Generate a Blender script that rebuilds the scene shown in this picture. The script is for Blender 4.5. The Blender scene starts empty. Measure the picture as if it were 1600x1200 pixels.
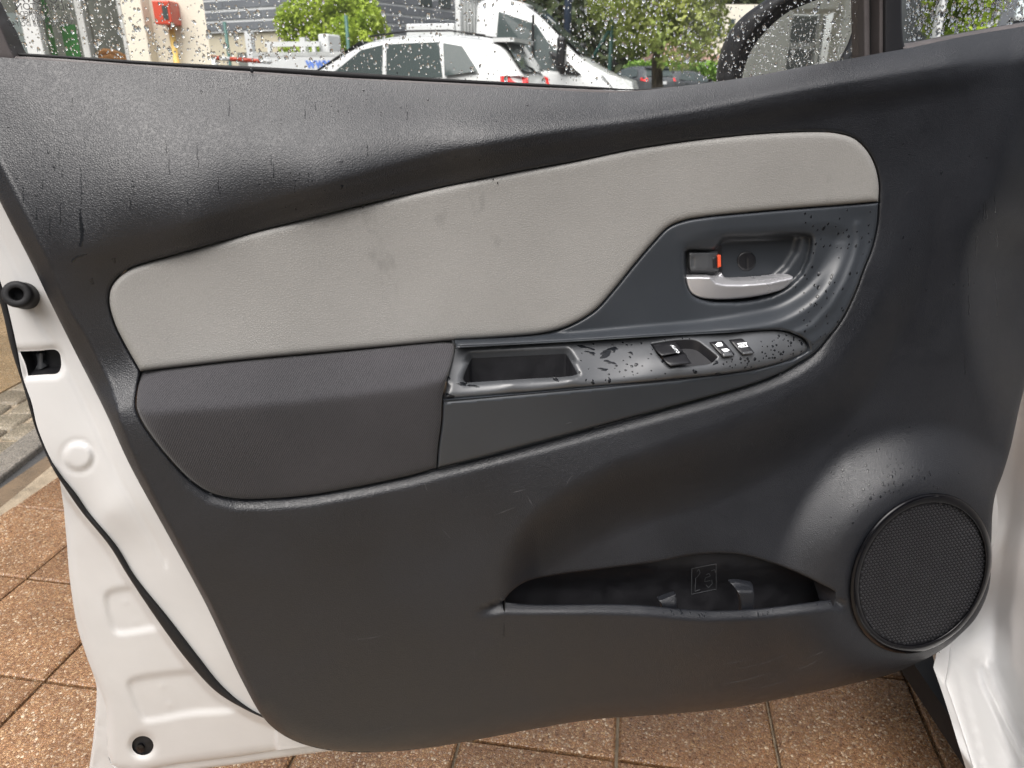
import bpy, bmesh, math, random
import numpy as np
from mathutils import Vector, Matrix
from mathutils.geometry import delaunay_2d_cdt

random.seed(7)
rng = np.random.default_rng(7)
sc = bpy.context.scene
COL = sc.collection

# ------------------------------------------------------------------ camera
F = 1150.0                       # focal length in pixels of the 1600 px wide photograph
PITCH = math.atan(480 / F)
CAM_H = 1.10
cam = bpy.data.cameras.new('camera')
cam.sensor_width = 36.0
cam.lens = 36.0 * F / 1600.0
cam.clip_start = 0.02
cam.clip_end = 400
cam.dof.use_dof = True
cam.dof.focus_distance = 0.86
cam.dof.aperture_fstop = 11.0
camo = bpy.data.objects.new('camera', cam)
COL.objects.link(camo)
camo.location = (0, 0, CAM_H)
camo.rotation_euler = (math.pi / 2 - PITCH, 0, 0)
sc.camera = camo

# ------------------------------------------------------------------ sky, sun, exposure
SUN_EL, SUN_AZ = math.radians(60), math.radians(-165)   # azimuth from +Y, clockwise
world = bpy.data.worlds.new('World')
sc.world = world
world.use_nodes = True
wn, wl = world.node_tree.nodes, world.node_tree.links
wn.clear()
sky = wn.new('ShaderNodeTexSky')
sky.sky_type = 'NISHITA'
sky.sun_disc = False
sky.sun_elevation = SUN_EL
sky.sun_rotation = SUN_AZ
sky.dust_density = 8.0
sky.air_density = 1.0
hsv = wn.new('ShaderNodeHueSaturation')
hsv.inputs['Saturation'].default_value = 0.38
bg = wn.new('ShaderNodeBackground')
bg.inputs['Strength'].default_value = 0.09
wo = wn.new('ShaderNodeOutputWorld')
wl.new(sky.outputs[0], hsv.inputs['Color'])
wl.new(hsv.outputs[0], bg.inputs['Color'])
wl.new(bg.outputs[0], wo.inputs['Surface'])
sun = bpy.data.lights.new('sun', 'SUN')
sun.energy = 1.5
sun.angle = math.radians(62)
sun.color = (1.0, 0.975, 0.95)
suno = bpy.data.objects.new('sun', sun)
COL.objects.link(suno)
sd = Vector((math.sin(SUN_AZ) * math.cos(SUN_EL), math.cos(SUN_AZ) * math.cos(SUN_EL), math.sin(SUN_EL)))
suno.rotation_euler = sd.to_track_quat('Z', 'Y').to_euler()
vs = sc.view_settings
vs.view_transform = 'Standard'
vs.look = 'None'
vs.exposure = 1.2
vs.gamma = 1.0
vs.use_curve_mapping = False
sc.render.engine = 'CYCLES'
sc.cycles.use_denoising = True
sc.cycles.max_bounces = 10
sc.cycles.transparent_max_bounces = 24
sc.cycles.caustics_reflective = False
sc.cycles.caustics_refractive = False

# ------------------------------------------------------------------ geometry helpers
PSI = math.radians(12)
DN = np.array([math.sin(PSI), -math.cos(PSI), 0.0])    # inner door face normal
DD = np.array([math.cos(PSI), math.sin(PSI), 0.0])     # along the door, latch to hinge
D0 = np.array([0.0, 0.75, 0.0])
CAMP = np.array([0, 0, CAM_H])


def rays(P):
    P = np.atleast_2d(np.asarray(P, float))
    a = (P[:, 0] - 800) / F
    b = (600 - P[:, 1]) / F
    c, s = math.cos(PITCH), math.sin(PITCH)
    return np.stack([a, c + b * s, -s + b * c], 1)


def dpt(P, w=0.0):
    """points of the door: pixel trace carried onto the door at w metres in front of its plane"""
    R = rays(P)
    k = DN @ D0 + np.asarray(w)
    t = k / (R @ DN)
    return R * np.reshape(t, (-1, 1)) + CAMP


def ypt(P, Y):
    R = rays(P)
    t = np.asarray(Y) / R[:, 1]
    return R * np.reshape(t, (-1, 1)) + CAMP


def zpt(P, z=0.0):
    R = rays(P)
    t = (z - CAM_H) / R[:, 2]
    return R * t[:, None] + CAMP


def smooth01(t):
    t = np.clip(t, 0, 1)
    return t * t * (3 - 2 * t)


def cr(pts, closed=True, step=4.0):
    """Catmull-Rom through traced points; a third entry marks a sharp corner"""
    n = len(pts)
    P = [np.array(p[:2], float) for p in pts]
    C = [len(p) > 2 for p in pts]
    out = []
    m = n if closed else n - 1
    for i in range(m):
        p1, p2 = P[i], P[(i + 1) % n]
        if C[i] or (not closed and i == 0):
            p0 = 2 * p1 - p2
        else:
            p0 = P[i - 1]
        if C[(i + 1) % n] or (not closed and i == n - 2):
            p3 = 2 * p2 - p1
        else:
            p3 = P[(i + 2) % n]
        L = np.linalg.norm(p2 - p1)
        k = max(1, int(round(L / step)))
        d1 = max(np.linalg.norm(p1 - p0), 1e-6) ** .5
        d2 = max(L, 1e-6) ** .5
        d3 = max(np.linalg.norm(p3 - p2), 1e-6) ** .5
        t1 = (p1 - p0) / d1 - (p2 - p0) / (d1 + d2) + (p2 - p1) / d2
        t2 = (p2 - p1) / d2 - (p3 - p1) / (d2 + d3) + (p3 - p2) / d3
        t1, t2 = t1 * d2, t2 * d2
        for j in range(k):
            t = j / k
            h = (2 * t**3 - 3 * t * t + 1) * p1 + (t**3 - 2 * t * t + t) * t1 + (-2 * t**3 + 3 * t * t) * p2 + (t**3 - t * t) * t2
            out.append(h)
    if not closed:
        out.append(P[-1])
    return np.array(out)


def inside(P, poly):
    x, y = P[:, 0], P[:, 1]
    r = np.zeros(len(P), bool)
    q = np.roll(poly, -1, 0)
    for (x1, y1), (x2, y2) in zip(poly, q):
        if y1 == y2:
            continue
        m = (y1 > y) != (y2 > y)
        r ^= m & (x < (x2 - x1) * (y - y1) / (y2 - y1) + x1)
    return r


def sdist(P, line, closed=False):
    """distance in pixels from points to a polyline"""
    A = np.asarray(line, float)
    B = np.roll(A, -1, 0)
    if not closed:
        A, B = A[:-1], B[:-1]
    out = np.empty(len(P))
    AB = B - A
    L2 = np.maximum((AB**2).sum(1), 1e-9)
    for i in range(0, len(P), 4000):
        Q = P[i:i + 4000]
        AP = Q[:, None, :] - A[None]
        t = np.clip((AP * AB[None]).sum(2) / L2, 0, 1)
        D = AP - t[..., None] * AB[None]
        out[i:i + 4000] = np.sqrt((D**2).sum(2).min(1))
    return out


def unit(v):
    v = np.array(v, float)
    return v / np.linalg.norm(v)


class TPS:
    def __init__(self, ctrl, reg=1e-4):
        c = np.array(ctrl, float)
        self.X = c[:, :2] / 400
        n = len(c)
        K = self.k(self.X)
        K += np.eye(n) * reg
        Pm = np.hstack([np.ones((n, 1)), self.X])
        A = np.block([[K, Pm], [Pm.T, np.zeros((3, 3))]])
        s = np.linalg.solve(A, np.concatenate([c[:, 2], [0, 0, 0]]))
        self.a, self.b = s[:n], s[n:]

    def k(self, Q):
        d2 = ((Q[:, None] - self.X[None])**2).sum(2)
        return np.where(d2 > 1e-12, .5 * d2 * np.log(np.maximum(d2, 1e-12)), 0)

    def __call__(self, P):
        out = np.empty(len(P))
        for i in range(0, len(P), 5000):
            Q = P[i:i + 5000] / 400
            out[i:i + 5000] = self.k(Q) @ self.a + self.b[0] + Q @ self.b[1:]
        return out


def link(name, me, parent=None):
    o = bpy.data.objects.new(name, me)
    COL.objects.link(o)
    if parent is not None:
        o.parent = parent
        base = parent
        M = Matrix.Identity(4)
        while base is not None:                       # parents are only ever moved, never turned, when world coordinates are used
            M = base.matrix_basis.copy() if base.parent is None else M
            base = base.parent
        if parent.parent is None:
            o.matrix_parent_inverse = parent.matrix_basis.inverted()
    return o


def mk(name, V, Fc, mat, parent=None, smooth=True, local=False):
    me = bpy.data.meshes.new(name)
    me.from_pydata([tuple(map(float, v)) for v in V], [], [tuple(int(i) for i in f) for f in Fc])
    if mat is not None:
        me.materials.append(mat)
    if smooth:
        me.polygons.foreach_set('use_smooth', [True] * len(me.polygons))
    me.update()
    o = bpy.data.objects.new(name, me)
    COL.objects.link(o)
    if parent is not None:
        o.parent = parent
        if not local and parent.parent is None:
            o.matrix_parent_inverse = parent.matrix_basis.inverted()
    return o


def empty(name, loc=(0, 0, 0), rz=0.0):
    o = bpy.data.objects.new(name, None)
    COL.objects.link(o)
    o.location = loc
    o.rotation_euler = (0, 0, rz)
    o.empty_display_size = 0.1
    # matrix_basis is current as soon as loc/rot are set
    return o


def tag(o, label=None, cat=None, group=None, kind=None):
    if label:
        o['label'] = label
    if cat:
        o['category'] = cat
    if group:
        o['group'] = group
    if kind:
        o['kind'] = kind
    return o


def region(name, outer, mat, wf, parent=None, holes=(), step=4.0, rings=(1.2, 3.0, 6.0), back=0.02, hole_norms=None, hole_mats=None, place=None, norm=DN):
    """a moulded piece: its traced outline filled with a fine triangle net, wf gives how far each point stands off the door"""
    place = place or dpt
    loops = [outer] + list(holes)
    pts, edges = [], []
    for lp in loops:
        b = len(pts)
        n = len(lp)
        pts += [tuple(p) for p in lp]
        edges += [(b + i, b + (i + 1) % n) for i in range(n)]

    def ok(Q):
        m = inside(Q, outer)
        for h in holes:
            m &= ~inside(Q, h)
        return m

    def dist(Q):
        d = sdist(Q, outer, True)
        for h in holes:
            d = np.minimum(d, sdist(Q, h, True))
        return d
    rmax = 0
    for r in rings:
        for lp in loops:
            t = np.roll(lp, -1, 0) - np.roll(lp, 1, 0)
            t /= np.maximum(np.linalg.norm(t, axis=1), 1e-9)[:, None]
            nn = np.stack([-t[:, 1], t[:, 0]], 1)
            for s in (1, -1):
                Q = lp + nn * s * r
                Q = Q[ok(Q)]
                if len(Q):
                    Q = Q[dist(Q) > r * .9]
                    pts += [tuple(q) for q in Q]
        rmax = r
    lo, hi = outer.min(0), outer.max(0)
    gx = np.arange(lo[0], hi[0], step)
    gy = np.arange(lo[1], hi[1], step)
    G = np.stack(np.meshgrid(gx, gy), -1).astype(float)
    G[1::2, :, 0] += step / 2
    G = G.reshape(-1, 2)
    G = G[ok(G)]
    if len(G):
        G = G[dist(G) > rmax + step * .45]
        pts += [tuple(g) for g in G]
    v2, _, fs, *_ = delaunay_2d_cdt([Vector(p) for p in pts], edges, [], 0, 1e-3)
    P = np.array([(v.x, v.y) for v in v2])
    fs = np.array([f for f in fs if len(f) == 3])
    cen = P[fs].mean(1)
    fs = fs[ok(cen)]
    w = wf(P)
    V = place(P, w)
    # face the viewer
    a, b, c = V[fs[:, 0]], V[fs[:, 1]], V[fs[:, 2]]
    nr = np.cross(b - a, c - a)
    flip = (nr * (CAMP - a)).sum(1) < 0
    fs[flip] = fs[flip][:, ::-1]
    V = list(V)
    faces = [tuple(f) for f in fs]
    if back:
        cnt = {}
        for f in fs:
            for i in range(3):
                e = (f[i], f[(i + 1) % 3])
                k = (min(e), max(e))
                cnt.setdefault(k, []).append(e)
        dup = {}
        bi = sorted({i for k, e in cnt.items() if len(e) == 1 for i in k})
        drop = {i: (norm(P[i]) if callable(norm) else norm) * back for i in bi}
        for h, hn in zip(holes, hole_norms or []):
            if hn is not None:
                near = sdist(P[bi], h, True) < .7
                for i, m_ in zip(bi, near):
                    if m_:
                        drop[i] = np.array(hn(P[i]) if callable(hn) else hn)
        nf0 = len(faces)
        fmat = []
        for h, hm in zip(holes, hole_mats or []):
            if hm is not None:
                fmat.append((h, hm))
        skirt_mid = []

        def dv(i):
            if i not in dup:
                dup[i] = len(V)
                V.append(V[i])
                V.append(V[i] - drop[i])
            return dup[i]
        for k, e in cnt.items():
            if len(e) == 1:
                i, j = e[0]
                a, b = dv(i), dv(j)
                faces.append((b, a, a + 1, b + 1))
                skirt_mid.append((P[i] + P[j]) / 2)
    o = mk(name, V, faces, mat, parent)
    if back and fmat:
        sm_ = np.array(skirt_mid)
        for s_, (h, hm) in enumerate(fmat):
            if hm.name not in o.data.materials:
                o.data.materials.append(hm)
            ix = o.data.materials.find(hm.name)
            for q_ in np.where(sdist(sm_, h, True) < .9)[0]:
                o.data.polygons[nf0 + int(q_)].material_index = ix
    return o


def fil(d, r, h):
    """rounded edge: drop h at the outline, none r pixels inside"""
    u = np.clip(1 - d / r, 0, 1)
    return h * (1 - np.sqrt(np.maximum(1 - u * u, 0)))


def mtx(o, right, up, nrm, pos):
    M = Matrix(((right[0], up[0], nrm[0], pos[0]), (right[1], up[1], nrm[1], pos[1]), (right[2], up[2], nrm[2], pos[2]), (0, 0, 0, 1)))
    return M


def boxv(x0, x1, y0, y1, z0, z1):
    V = [(x, y, z) for x in (x0, x1) for y in (y0, y1) for z in (z0, z1)]
    Fc = [(0, 1, 3, 2), (4, 6, 7, 5), (0, 4, 5, 1), (2, 3, 7, 6), (0, 2, 6, 4), (1, 5, 7, 3)]
    return V, Fc


def box(name, x0, x1, y0, y1, z0, z1, mat, parent=None, bevel=0.0, local=False):
    V, Fc = boxv(x0, x1, y0, y1, z0, z1)
    o = mk(name, V, Fc, mat, parent, smooth=False, local=local)
    if bevel:
        bm = bmesh.new()
        bm.from_mesh(o.data)
        bmesh.ops.bevel(bm, geom=bm.edges[:], offset=bevel, segments=2, affect='EDGES', profile=.5)
        bm.to_mesh(o.data)
        bm.free()
    return o


def tube(pts, rad, seg=10, cap=True):
    pts = [np.array(p, float) for p in pts]
    if np.isscalar(rad):
        rad = [rad] * len(pts)
    V, Fc = [], []
    for i, p in enumerate(pts):
        t = pts[min(i + 1, len(pts) - 1)] - pts[max(i - 1, 0)]
        t /= np.linalg.norm(t)
        u = np.cross(t, [0, 0, 1] if abs(t[2]) < .9 else [1, 0, 0])
        u /= np.linalg.norm(u)
        v = np.cross(t, u)
        for k in range(seg):
            a = 2 * math.pi * k / seg
            V.append(p + rad[i] * (math.cos(a) * u + math.sin(a) * v))
    for i in range(len(pts) - 1):
        for k in range(seg):
            k2 = (k + 1) % seg
            Fc.append((i * seg + k, i * seg + k2, (i + 1) * seg + k2, (i + 1) * seg + k))
    if cap:
        Fc.append(tuple(range(seg))[::-1])
        Fc.append(tuple((len(pts) - 1) * seg + k for k in range(seg)))
    return V, Fc


def join(parts):
    V, Fc = [], []
    for v, f in parts:
        b = len(V)
        V += list(v)
        Fc += [tuple(i + b for i in q) for q in f]
    return V, Fc


# ------------------------------------------------------------------ materials
def mat(name, color, rough=.5, metal=0.0, spec=.5, coat=0.0, build=None, emit=None):
    m = bpy.data.materials.new(name)
    m.use_nodes = True
    nt = m.node_tree
    b = nt.nodes['Principled BSDF']
    b.inputs['Base Color'].default_value = (*color, 1)
    b.inputs['Roughness'].default_value = rough
    b.inputs['Metallic'].default_value = metal
    b.inputs['Specular IOR Level'].default_value = spec
    b.inputs['Coat Weight'].default_value = coat
    b.inputs['Coat Roughness'].default_value = .05
    if build:
        build(nt, b)
    return m


def N(nt, t, **kw):
    n = nt.nodes.new(t)
    for k, v in kw.items():
        if k in n.inputs:
            n.inputs[k].default_value = v
        else:
            setattr(n, k, v)
    return n


def coords(nt):
    return nt.nodes.new('ShaderNodeTexCoord').outputs['Object']


def ramp(nt, fac, stops):
    r = nt.nodes.new('ShaderNodeValToRGB')
    e = r.color_ramp.elements
    while len(e) < len(stops):
        e.new(.5)
    for i, (p, c) in enumerate(stops):
        e[i].position = p
        e[i].color = (*c, 1) if len(c) == 3 else c
    nt.links.new(fac, r.inputs['Fac'])
    return r.outputs['Color']


def mixc(nt, fac, a, b, mode='MIX'):
    m = nt.nodes.new('ShaderNodeMix')
    m.data_type = 'RGBA'
    m.blend_type = mode
    for sock, val in ((m.inputs[0], fac), (m.inputs[6], a), (m.inputs[7], b)):
        if hasattr(val, 'is_linked'):
            nt.links.new(val, sock)
        else:
            sock.default_value = val if not isinstance(val, tuple) else ((*val, 1) if len(val) == 3 else val)
    return m.outputs[2]


def grain(scale, strength, dist, vary=.25, dust=.0, rough=(.4, .55), scuff=.0):
    """moulded leather grain, soft wear in the gloss and a little dust"""
    def f(nt, b):
        L = nt.links
        co = coords(nt)
        nz = N(nt, 'ShaderNodeTexNoise', Scale=scale * .55, Detail=2.0)
        L.new(co, nz.inputs['Vector'])
        vm = nt.nodes.new('ShaderNodeVectorMath')
        vm.operation = 'MULTIPLY_ADD'
        vm.inputs[1].default_value = (.9 / scale,) * 3
        L.new(nz.outputs['Color'], vm.inputs[0])
        L.new(co, vm.inputs[2])
        vo = N(nt, 'ShaderNodeTexVoronoi', Scale=scale, feature='DISTANCE_TO_EDGE')
        L.new(vm.outputs[0], vo.inputs['Vector'])
        h = N(nt, 'ShaderNodeMapRange')
        h.inputs['From Max'].default_value = .32
        h.interpolation_type = 'SMOOTHSTEP'
        L.new(vo.outputs['Distance'], h.inputs['Value'])
        n2 = N(nt, 'ShaderNodeTexNoise', Scale=scale * 2.2, Detail=3.0)
        L.new(co, n2.inputs['Vector'])
        ad = nt.nodes.new('ShaderNodeMath')
        ad.operation = 'MULTIPLY_ADD'
        ad.inputs[1].default_value = .35
        L.new(n2.outputs['Fac'], ad.inputs[0])
        L.new(h.outputs[0], ad.inputs[2])
        bp = N(nt, 'ShaderNodeBump', Strength=strength, Distance=dist)
        L.new(ad.outputs[0], bp.inputs['Height'])
        L.new(bp.outputs[0], b.inputs['Normal'])
        n3 = N(nt, 'ShaderNodeTexNoise', Scale=9.0, Detail=5.0, Roughness=.65)
        L.new(co, n3.inputs['Vector'])
        mr = N(nt, 'ShaderNodeMapRange')
        mr.inputs['From Min'].default_value = .3
        mr.inputs['From Max'].default_value = .7
        mr.inputs['To Min'].default_value, mr.inputs['To Max'].default_value = rough
        L.new(n3.outputs['Fac'], mr.inputs['Value'])
        L.new(mr.outputs[0], b.inputs['Roughness'])
        c = b.inputs['Base Color'].default_value[:3]
        hi = tuple(x * (1 + vary) + dust for x in c)
        lo = tuple(x * (1 - vary) for x in c)
        cc = ramp(nt, n3.outputs['Fac'], [(.3, lo), (.7, hi)])
        # pits of the grain are coloured a little darker
        cc = mixc(nt, .25, cc, ramp(nt, h.outputs[0], [(0, tuple(x * .6 for x in c)), (.6, hi)]))
        if scuff:
            mp = N(nt, 'ShaderNodeMapping')
            mp.inputs['Rotation'].default_value = (0, .5, 0)
            mp.inputs['Scale'].default_value = (1, 1, .45)
            L.new(co, mp.inputs['Vector'])
            n4 = N(nt, 'ShaderNodeTexNoise', Scale=23.0, Detail=4.0, Roughness=.7)
            L.new(mp.outputs[0], n4.inputs['Vector'])
            cc = mixc(nt, 1.0, cc, ramp(nt, n4.outputs['Fac'], [(.62, (1, 1, 1)), (.76, (1 - scuff,) * 3)]), 'MULTIPLY')
        L.new(cc, b.inputs['Base Color'])
    return f


def fine(scale, strength, dist, rough=None, vary=.0, vscale=6.0):
    def f(nt, b):
        L = nt.links
        co = coords(nt)
        nz = N(nt, 'ShaderNodeTexNoise', Scale=scale, Detail=3.0)
        L.new(co, nz.inputs['Vector'])
        bp = N(nt, 'ShaderNodeBump', Strength=strength, Distance=dist)
        L.new(nz.outputs['Fac'], bp.inputs['Height'])
        L.new(bp.outputs[0], b.inputs['Normal'])
        n3 = N(nt, 'ShaderNodeTexNoise', Scale=vscale, Detail=5.0, Roughness=.6)
        L.new(co, n3.inputs['Vector'])
        if rough:
            mr = N(nt, 'ShaderNodeMapRange')
            mr.inputs['From Min'].default_value = .3
            mr.inputs['From Max'].default_value = .7
            mr.inputs['To Min'].default_value, mr.inputs['To Max'].default_value = rough
            L.new(n3.outputs['Fac'], mr.inputs['Value'])
            L.new(mr.outputs[0], b.inputs['Roughness'])
        if vary:
            c = b.inputs['Base Color'].default_value[:3]
            L.new(ramp(nt, n3.outputs['Fac'], [(.3, tuple(x * (1 - vary) for x in c)), (.7, tuple(min(1, x * (1 + vary)) for x in c))]), b.inputs['Base Color'])
    return f


M = {}
M['trim'] = mat('black_grained_plastic', (.0065, .0075, .0105), .4, spec=.58, build=grain(540, .42, .0004, rough=(.38, .50)))
M['vinyl'] = mat('pale_grey_vinyl', (.222, .217, .207), .5, spec=.4, build=grain(520, .34, .0004, vary=.06, rough=(.45, .6), scuff=.28))
M['bezel'] = mat('dark_satin_plastic', (.028, .032, .038), .36, build=fine(1600, .12, .0002, (.32, .42), .12))
M['panel'] = mat('grey_satin_plastic', (.058, .061, .066), .32, spec=.7, build=fine(1600, .12, .0002, (.27, .38), .12))
M['black'] = mat('smooth_black_plastic', (.010, .010, .012), .38, build=fine(900, .1, .0002, (.32, .48), .2))
M['gloss'] = mat('gloss_black_plastic', (.003, .003, .004), .07, spec=.25, build=fine(60, .01, .0003, (.05, .1), .0))
M['well'] = mat('dark_plastic_and_recess_shade', (.008, .008, .010), .55, build=fine(500, .3, .0003, (.45, .65), .3, 40))
M['rubber'] = mat('black_rubber', (.010, .010, .011), .65, spec=.25, build=fine(400, .3, .0004, (.5, .7), .25, 30))
M['greyseal'] = mat('grey_brown_seal', (.07, .062, .062), .5, spec=.3, build=fine(400, .2, .0003, (.4, .6), .2, 30))
M['chrome'] = mat('satin_silver', (.50, .50, .52), .3, metal=.65, build=fine(900, .05, .0002, (.24, .36), .05))
M['red'] = mat('red_lock_mark', (.75, .10, .04), .45, build=fine(300, .1, .0002))
M['white'] = mat('white_car_paint', (.48, .475, .47), .36, spec=.45, coat=.22, build=fine(3, .004, .001, (.34, .42), .05, 11))
M['print'] = mat('white_print', (.75, .77, .80), .5, build=fine(300, .05, .0001))
M['etch'] = mat('etched_lettering', (.03, .03, .03), .7, build=fine(300, .05, .0001))


def weave(nt, b):
    L = nt.links
    co = coords(nt)
    mp = N(nt, 'ShaderNodeMapping')
    mp.inputs['Rotation'].default_value = (0, math.radians(-30), 0)
    L.new(co, mp.inputs['Vector'])
    wv = N(nt, 'ShaderNodeTexWave', Scale=175.0, Distortion=1.2, Detail=1.0)
    wv.inputs['Detail Scale'].default_value = 4.0
    wv.bands_direction = 'X'
    L.new(mp.outputs[0], wv.inputs['Vector'])
    nz = N(nt, 'ShaderNodeTexNoise', Scale=900.0, Detail=2.0)
    L.new(co, nz.inputs['Vector'])
    ad = nt.nodes.new('ShaderNodeMath')
    ad.operation = 'MULTIPLY_ADD'
    ad.inputs[1].default_value = .9
    L.new(nz.outputs['Fac'], ad.inputs[0])
    L.new(wv.outputs['Fac'], ad.inputs[2])
    bp = N(nt, 'ShaderNodeBump', Strength=.4, Distance=.0004)
    L.new(ad.outputs[0], bp.inputs['Height'])
    L.new(bp.outputs[0], b.inputs['Normal'])
    c1 = ramp(nt, ad.outputs[0], [(.2, (.010, .010, .012)), (1.2 / 1.9, (.029, .028, .031)), (1.0, (.046, .045, .049))])
    n3 = N(nt, 'ShaderNodeTexNoise', Scale=12.0, Detail=4.0)
    L.new(co, n3.inputs['Vector'])
    L.new(mixc(nt, 1.0, c1, ramp(nt, n3.outputs['Fac'], [(.3, (.85, .85, .85)), (.7, (1.1, 1.08, 1.08))]), 'MULTIPLY'), b.inputs['Base Color'])
    b.inputs['Sheen Weight'].default_value = .12
    b.inputs['Sheen Roughness'].default_value = .5


M['fabric'] = mat('charcoal_twill_cloth', (.05, .05, .052), .85, spec=.2, build=weave)


def glass_mat(name, tint=(1, 1, 1), veil=.05):
    m = bpy.data.materials.new(name)
    m.use_nodes = True
    nt = m.node_tree
    nt.nodes.clear()
    o = nt.nodes.new('ShaderNodeOutputMaterial')
    tr = N(nt, 'ShaderNodeBsdfTransparent')
    tr.inputs[0].default_value = (*tint, 1)
    gl = N(nt, 'ShaderNodeBsdfGlossy', Roughness=.02)
    df = N(nt, 'ShaderNodeBsdfTranslucent')
    df.inputs[0].default_value = (.9, .92, .92, 1)
    fr = N(nt, 'ShaderNodeFresnel', IOR=1.45)
    m1 = nt.nodes.new('ShaderNodeMixShader')
    m2 = nt.nodes.new('ShaderNodeMixShader')
    nz = N(nt, 'ShaderNodeTexNoise', Scale=14.0, Detail=3.0)
    nt.links.new(coords(nt), nz.inputs['Vector'])
    mr = N(nt, 'ShaderNodeMapRange')
    mr.inputs['To Min'].default_value = veil * .6
    mr.inputs['To Max'].default_value = veil * 1.4
    nt.links.new(nz.outputs['Fac'], mr.inputs['Value'])
    nt.links.new(mr.outputs[0], m1.inputs[0])
    nt.links.new(tr.outputs[0], m1.inputs[1])
    nt.links.new(df.outputs[0], m1.inputs[2])
    nt.links.new(fr.outputs[0], m2.inputs[0])
    nt.links.new(m1.outputs[0], m2.inputs[1])
    nt.links.new(gl.outputs[0], m2.inputs[2])
    nt.links.new(m2.outputs[0], o.inputs[0])
    return m


M['glass'] = glass_mat('wet_window_glass', (.97, .985, .98), .030)
M['carglass'] = mat('dark_car_glass', (.055, .07, .07), .06, spec=.3, build=fine(3, .02, .01, (.04, .1)))


def water(nt, b):
    b.inputs['Transmission Weight'].default_value = 1.0
    b.inputs['IOR'].default_value = 1.33
    nz = N(nt, 'ShaderNodeTexNoise', Scale=400.0)
    nt.links.new(coords(nt), nz.inputs['Vector'])
    bp = N(nt, 'ShaderNodeBump', Strength=.08, Distance=.0003)
    nt.links.new(nz.outputs['Fac'], bp.inputs['Height'])
    nt.links.new(bp.outputs[0], b.inputs['Normal'])


M['water'] = mat('rain_water', (1, 1, 1), .0, build=water)
M['film'] = mat('rain_bead_on_plastic', (.008, .009, .011), .14, spec=.35, build=fine(300, .05, .0003))
M['mirror'] = mat('mirror_silver', (.88, .90, .90), .015, metal=1.0, build=fine(3, .003, .001))


def aggregate(palette, scale, strength=.6, rough=(.22, .5)):
    def f(nt, b):
        L = nt.links
        co = coords(nt)
        vo = N(nt, 'ShaderNodeTexVoronoi', Scale=scale)
        L.new(co, vo.inputs['Vector'])
        ve = N(nt, 'ShaderNodeTexVoronoi', Scale=scale, feature='DISTANCE_TO_EDGE')
        L.new(co, ve.inputs['Vector'])
        sp = N(nt, 'ShaderNodeSeparateColor')
        L.new(vo.outputs['Color'], sp.inputs[0])
        n = len(palette)
        c = ramp(nt, sp.outputs[0], [(i / (n - 1), p) for i, p in enumerate(palette)])
        n3 = N(nt, 'ShaderNodeTexNoise', Scale=4.0, Detail=5.0, Roughness=.65)
        L.new(co, n3.inputs['Vector'])
        c = mixc(nt, 1.0, c, ramp(nt, n3.outputs['Fac'], [(.3, (.62, .6, .58)), (.7, (1.15, 1.12, 1.1))]), 'MULTIPLY')
        oi = nt.nodes.new('ShaderNodeObjectInfo')
        c = mixc(nt, 1.0, c, ramp(nt, oi.outputs['Random'], [(0, (.66, .62, .58)), (.5, (.86, .84, .82)), (1, (1.02, 1.0, .98))]), 'MULTIPLY')
        mort = ramp(nt, ve.outputs['Distance'], [(.0, (1, 1, 1)), (.16, (0, 0, 0))])
        c = mixc(nt, mort, c, tuple(x * .5 for x in palette[n // 2]))
        L.new(c, b.inputs['Base Color'])
        h = ramp(nt, ve.outputs['Distance'], [(.0, (0, 0, 0)), (.35, (1, 1, 1))])
        bp = N(nt, 'ShaderNodeBump', Strength=strength, Distance=.003)
        L.new(h, bp.inputs['Height'])
        L.new(bp.outputs[0], b.inputs['Normal'])
        mr = N(nt, 'ShaderNodeMapRange')
        mr.inputs['To Min'].default_value, mr.inputs['To Max'].default_value = rough
        L.new(sp.outputs[1], mr.inputs['Value'])
        L.new(mr.outputs[0], b.inputs['Roughness'])
    return f


PAL = [(.13, .064, .031), (.25, .135, .066), (.33, .195, .095), (.285, .148, .075), (.43, .29, .16), (.21, .107, .052), (.64, .53, .39)]
M['paver'] = mat('wet_red_aggregate', (.25, .11, .05), .35, build=aggregate(PAL, 215, .42, (.10, .36)))
M['joint'] = mat('sandy_joint', (.25, .20, .14), .6, build=fine(300, .5, .003, (.4, .7), .3, 20))
M['kerb'] = mat('wet_granite', (.20, .19, .17), .4, build=aggregate([(.10, .095, .085), (.22, .205, .18), (.30, .28, .25), (.16, .15, .13)], 190, .4))
M['cobble'] = mat('worn_cobble', (.24, .21, .16), .45, build=aggregate([(.16, .14, .10), (.27, .24, .18), (.22, .19, .14), (.34, .30, .24)], 120, .5))
M['sandpath'] = mat('yellow_gravel', (.32, .24, .14), .5, build=aggregate([(.20, .14, .07), (.36, .26, .14), (.30, .21, .11), (.46, .38, .26)], 140, .5))
M['wetstrip'] = mat('wet_dark_concrete', (.13, .09, .055), .3, build=fine(120, .4, .003, (.18, .45), .35, 7))
M['asphalt'] = mat('wet_asphalt', (.055, .055, .055), .4, build=fine(150, .5, .004, (.25, .5), .25, 2))

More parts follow.
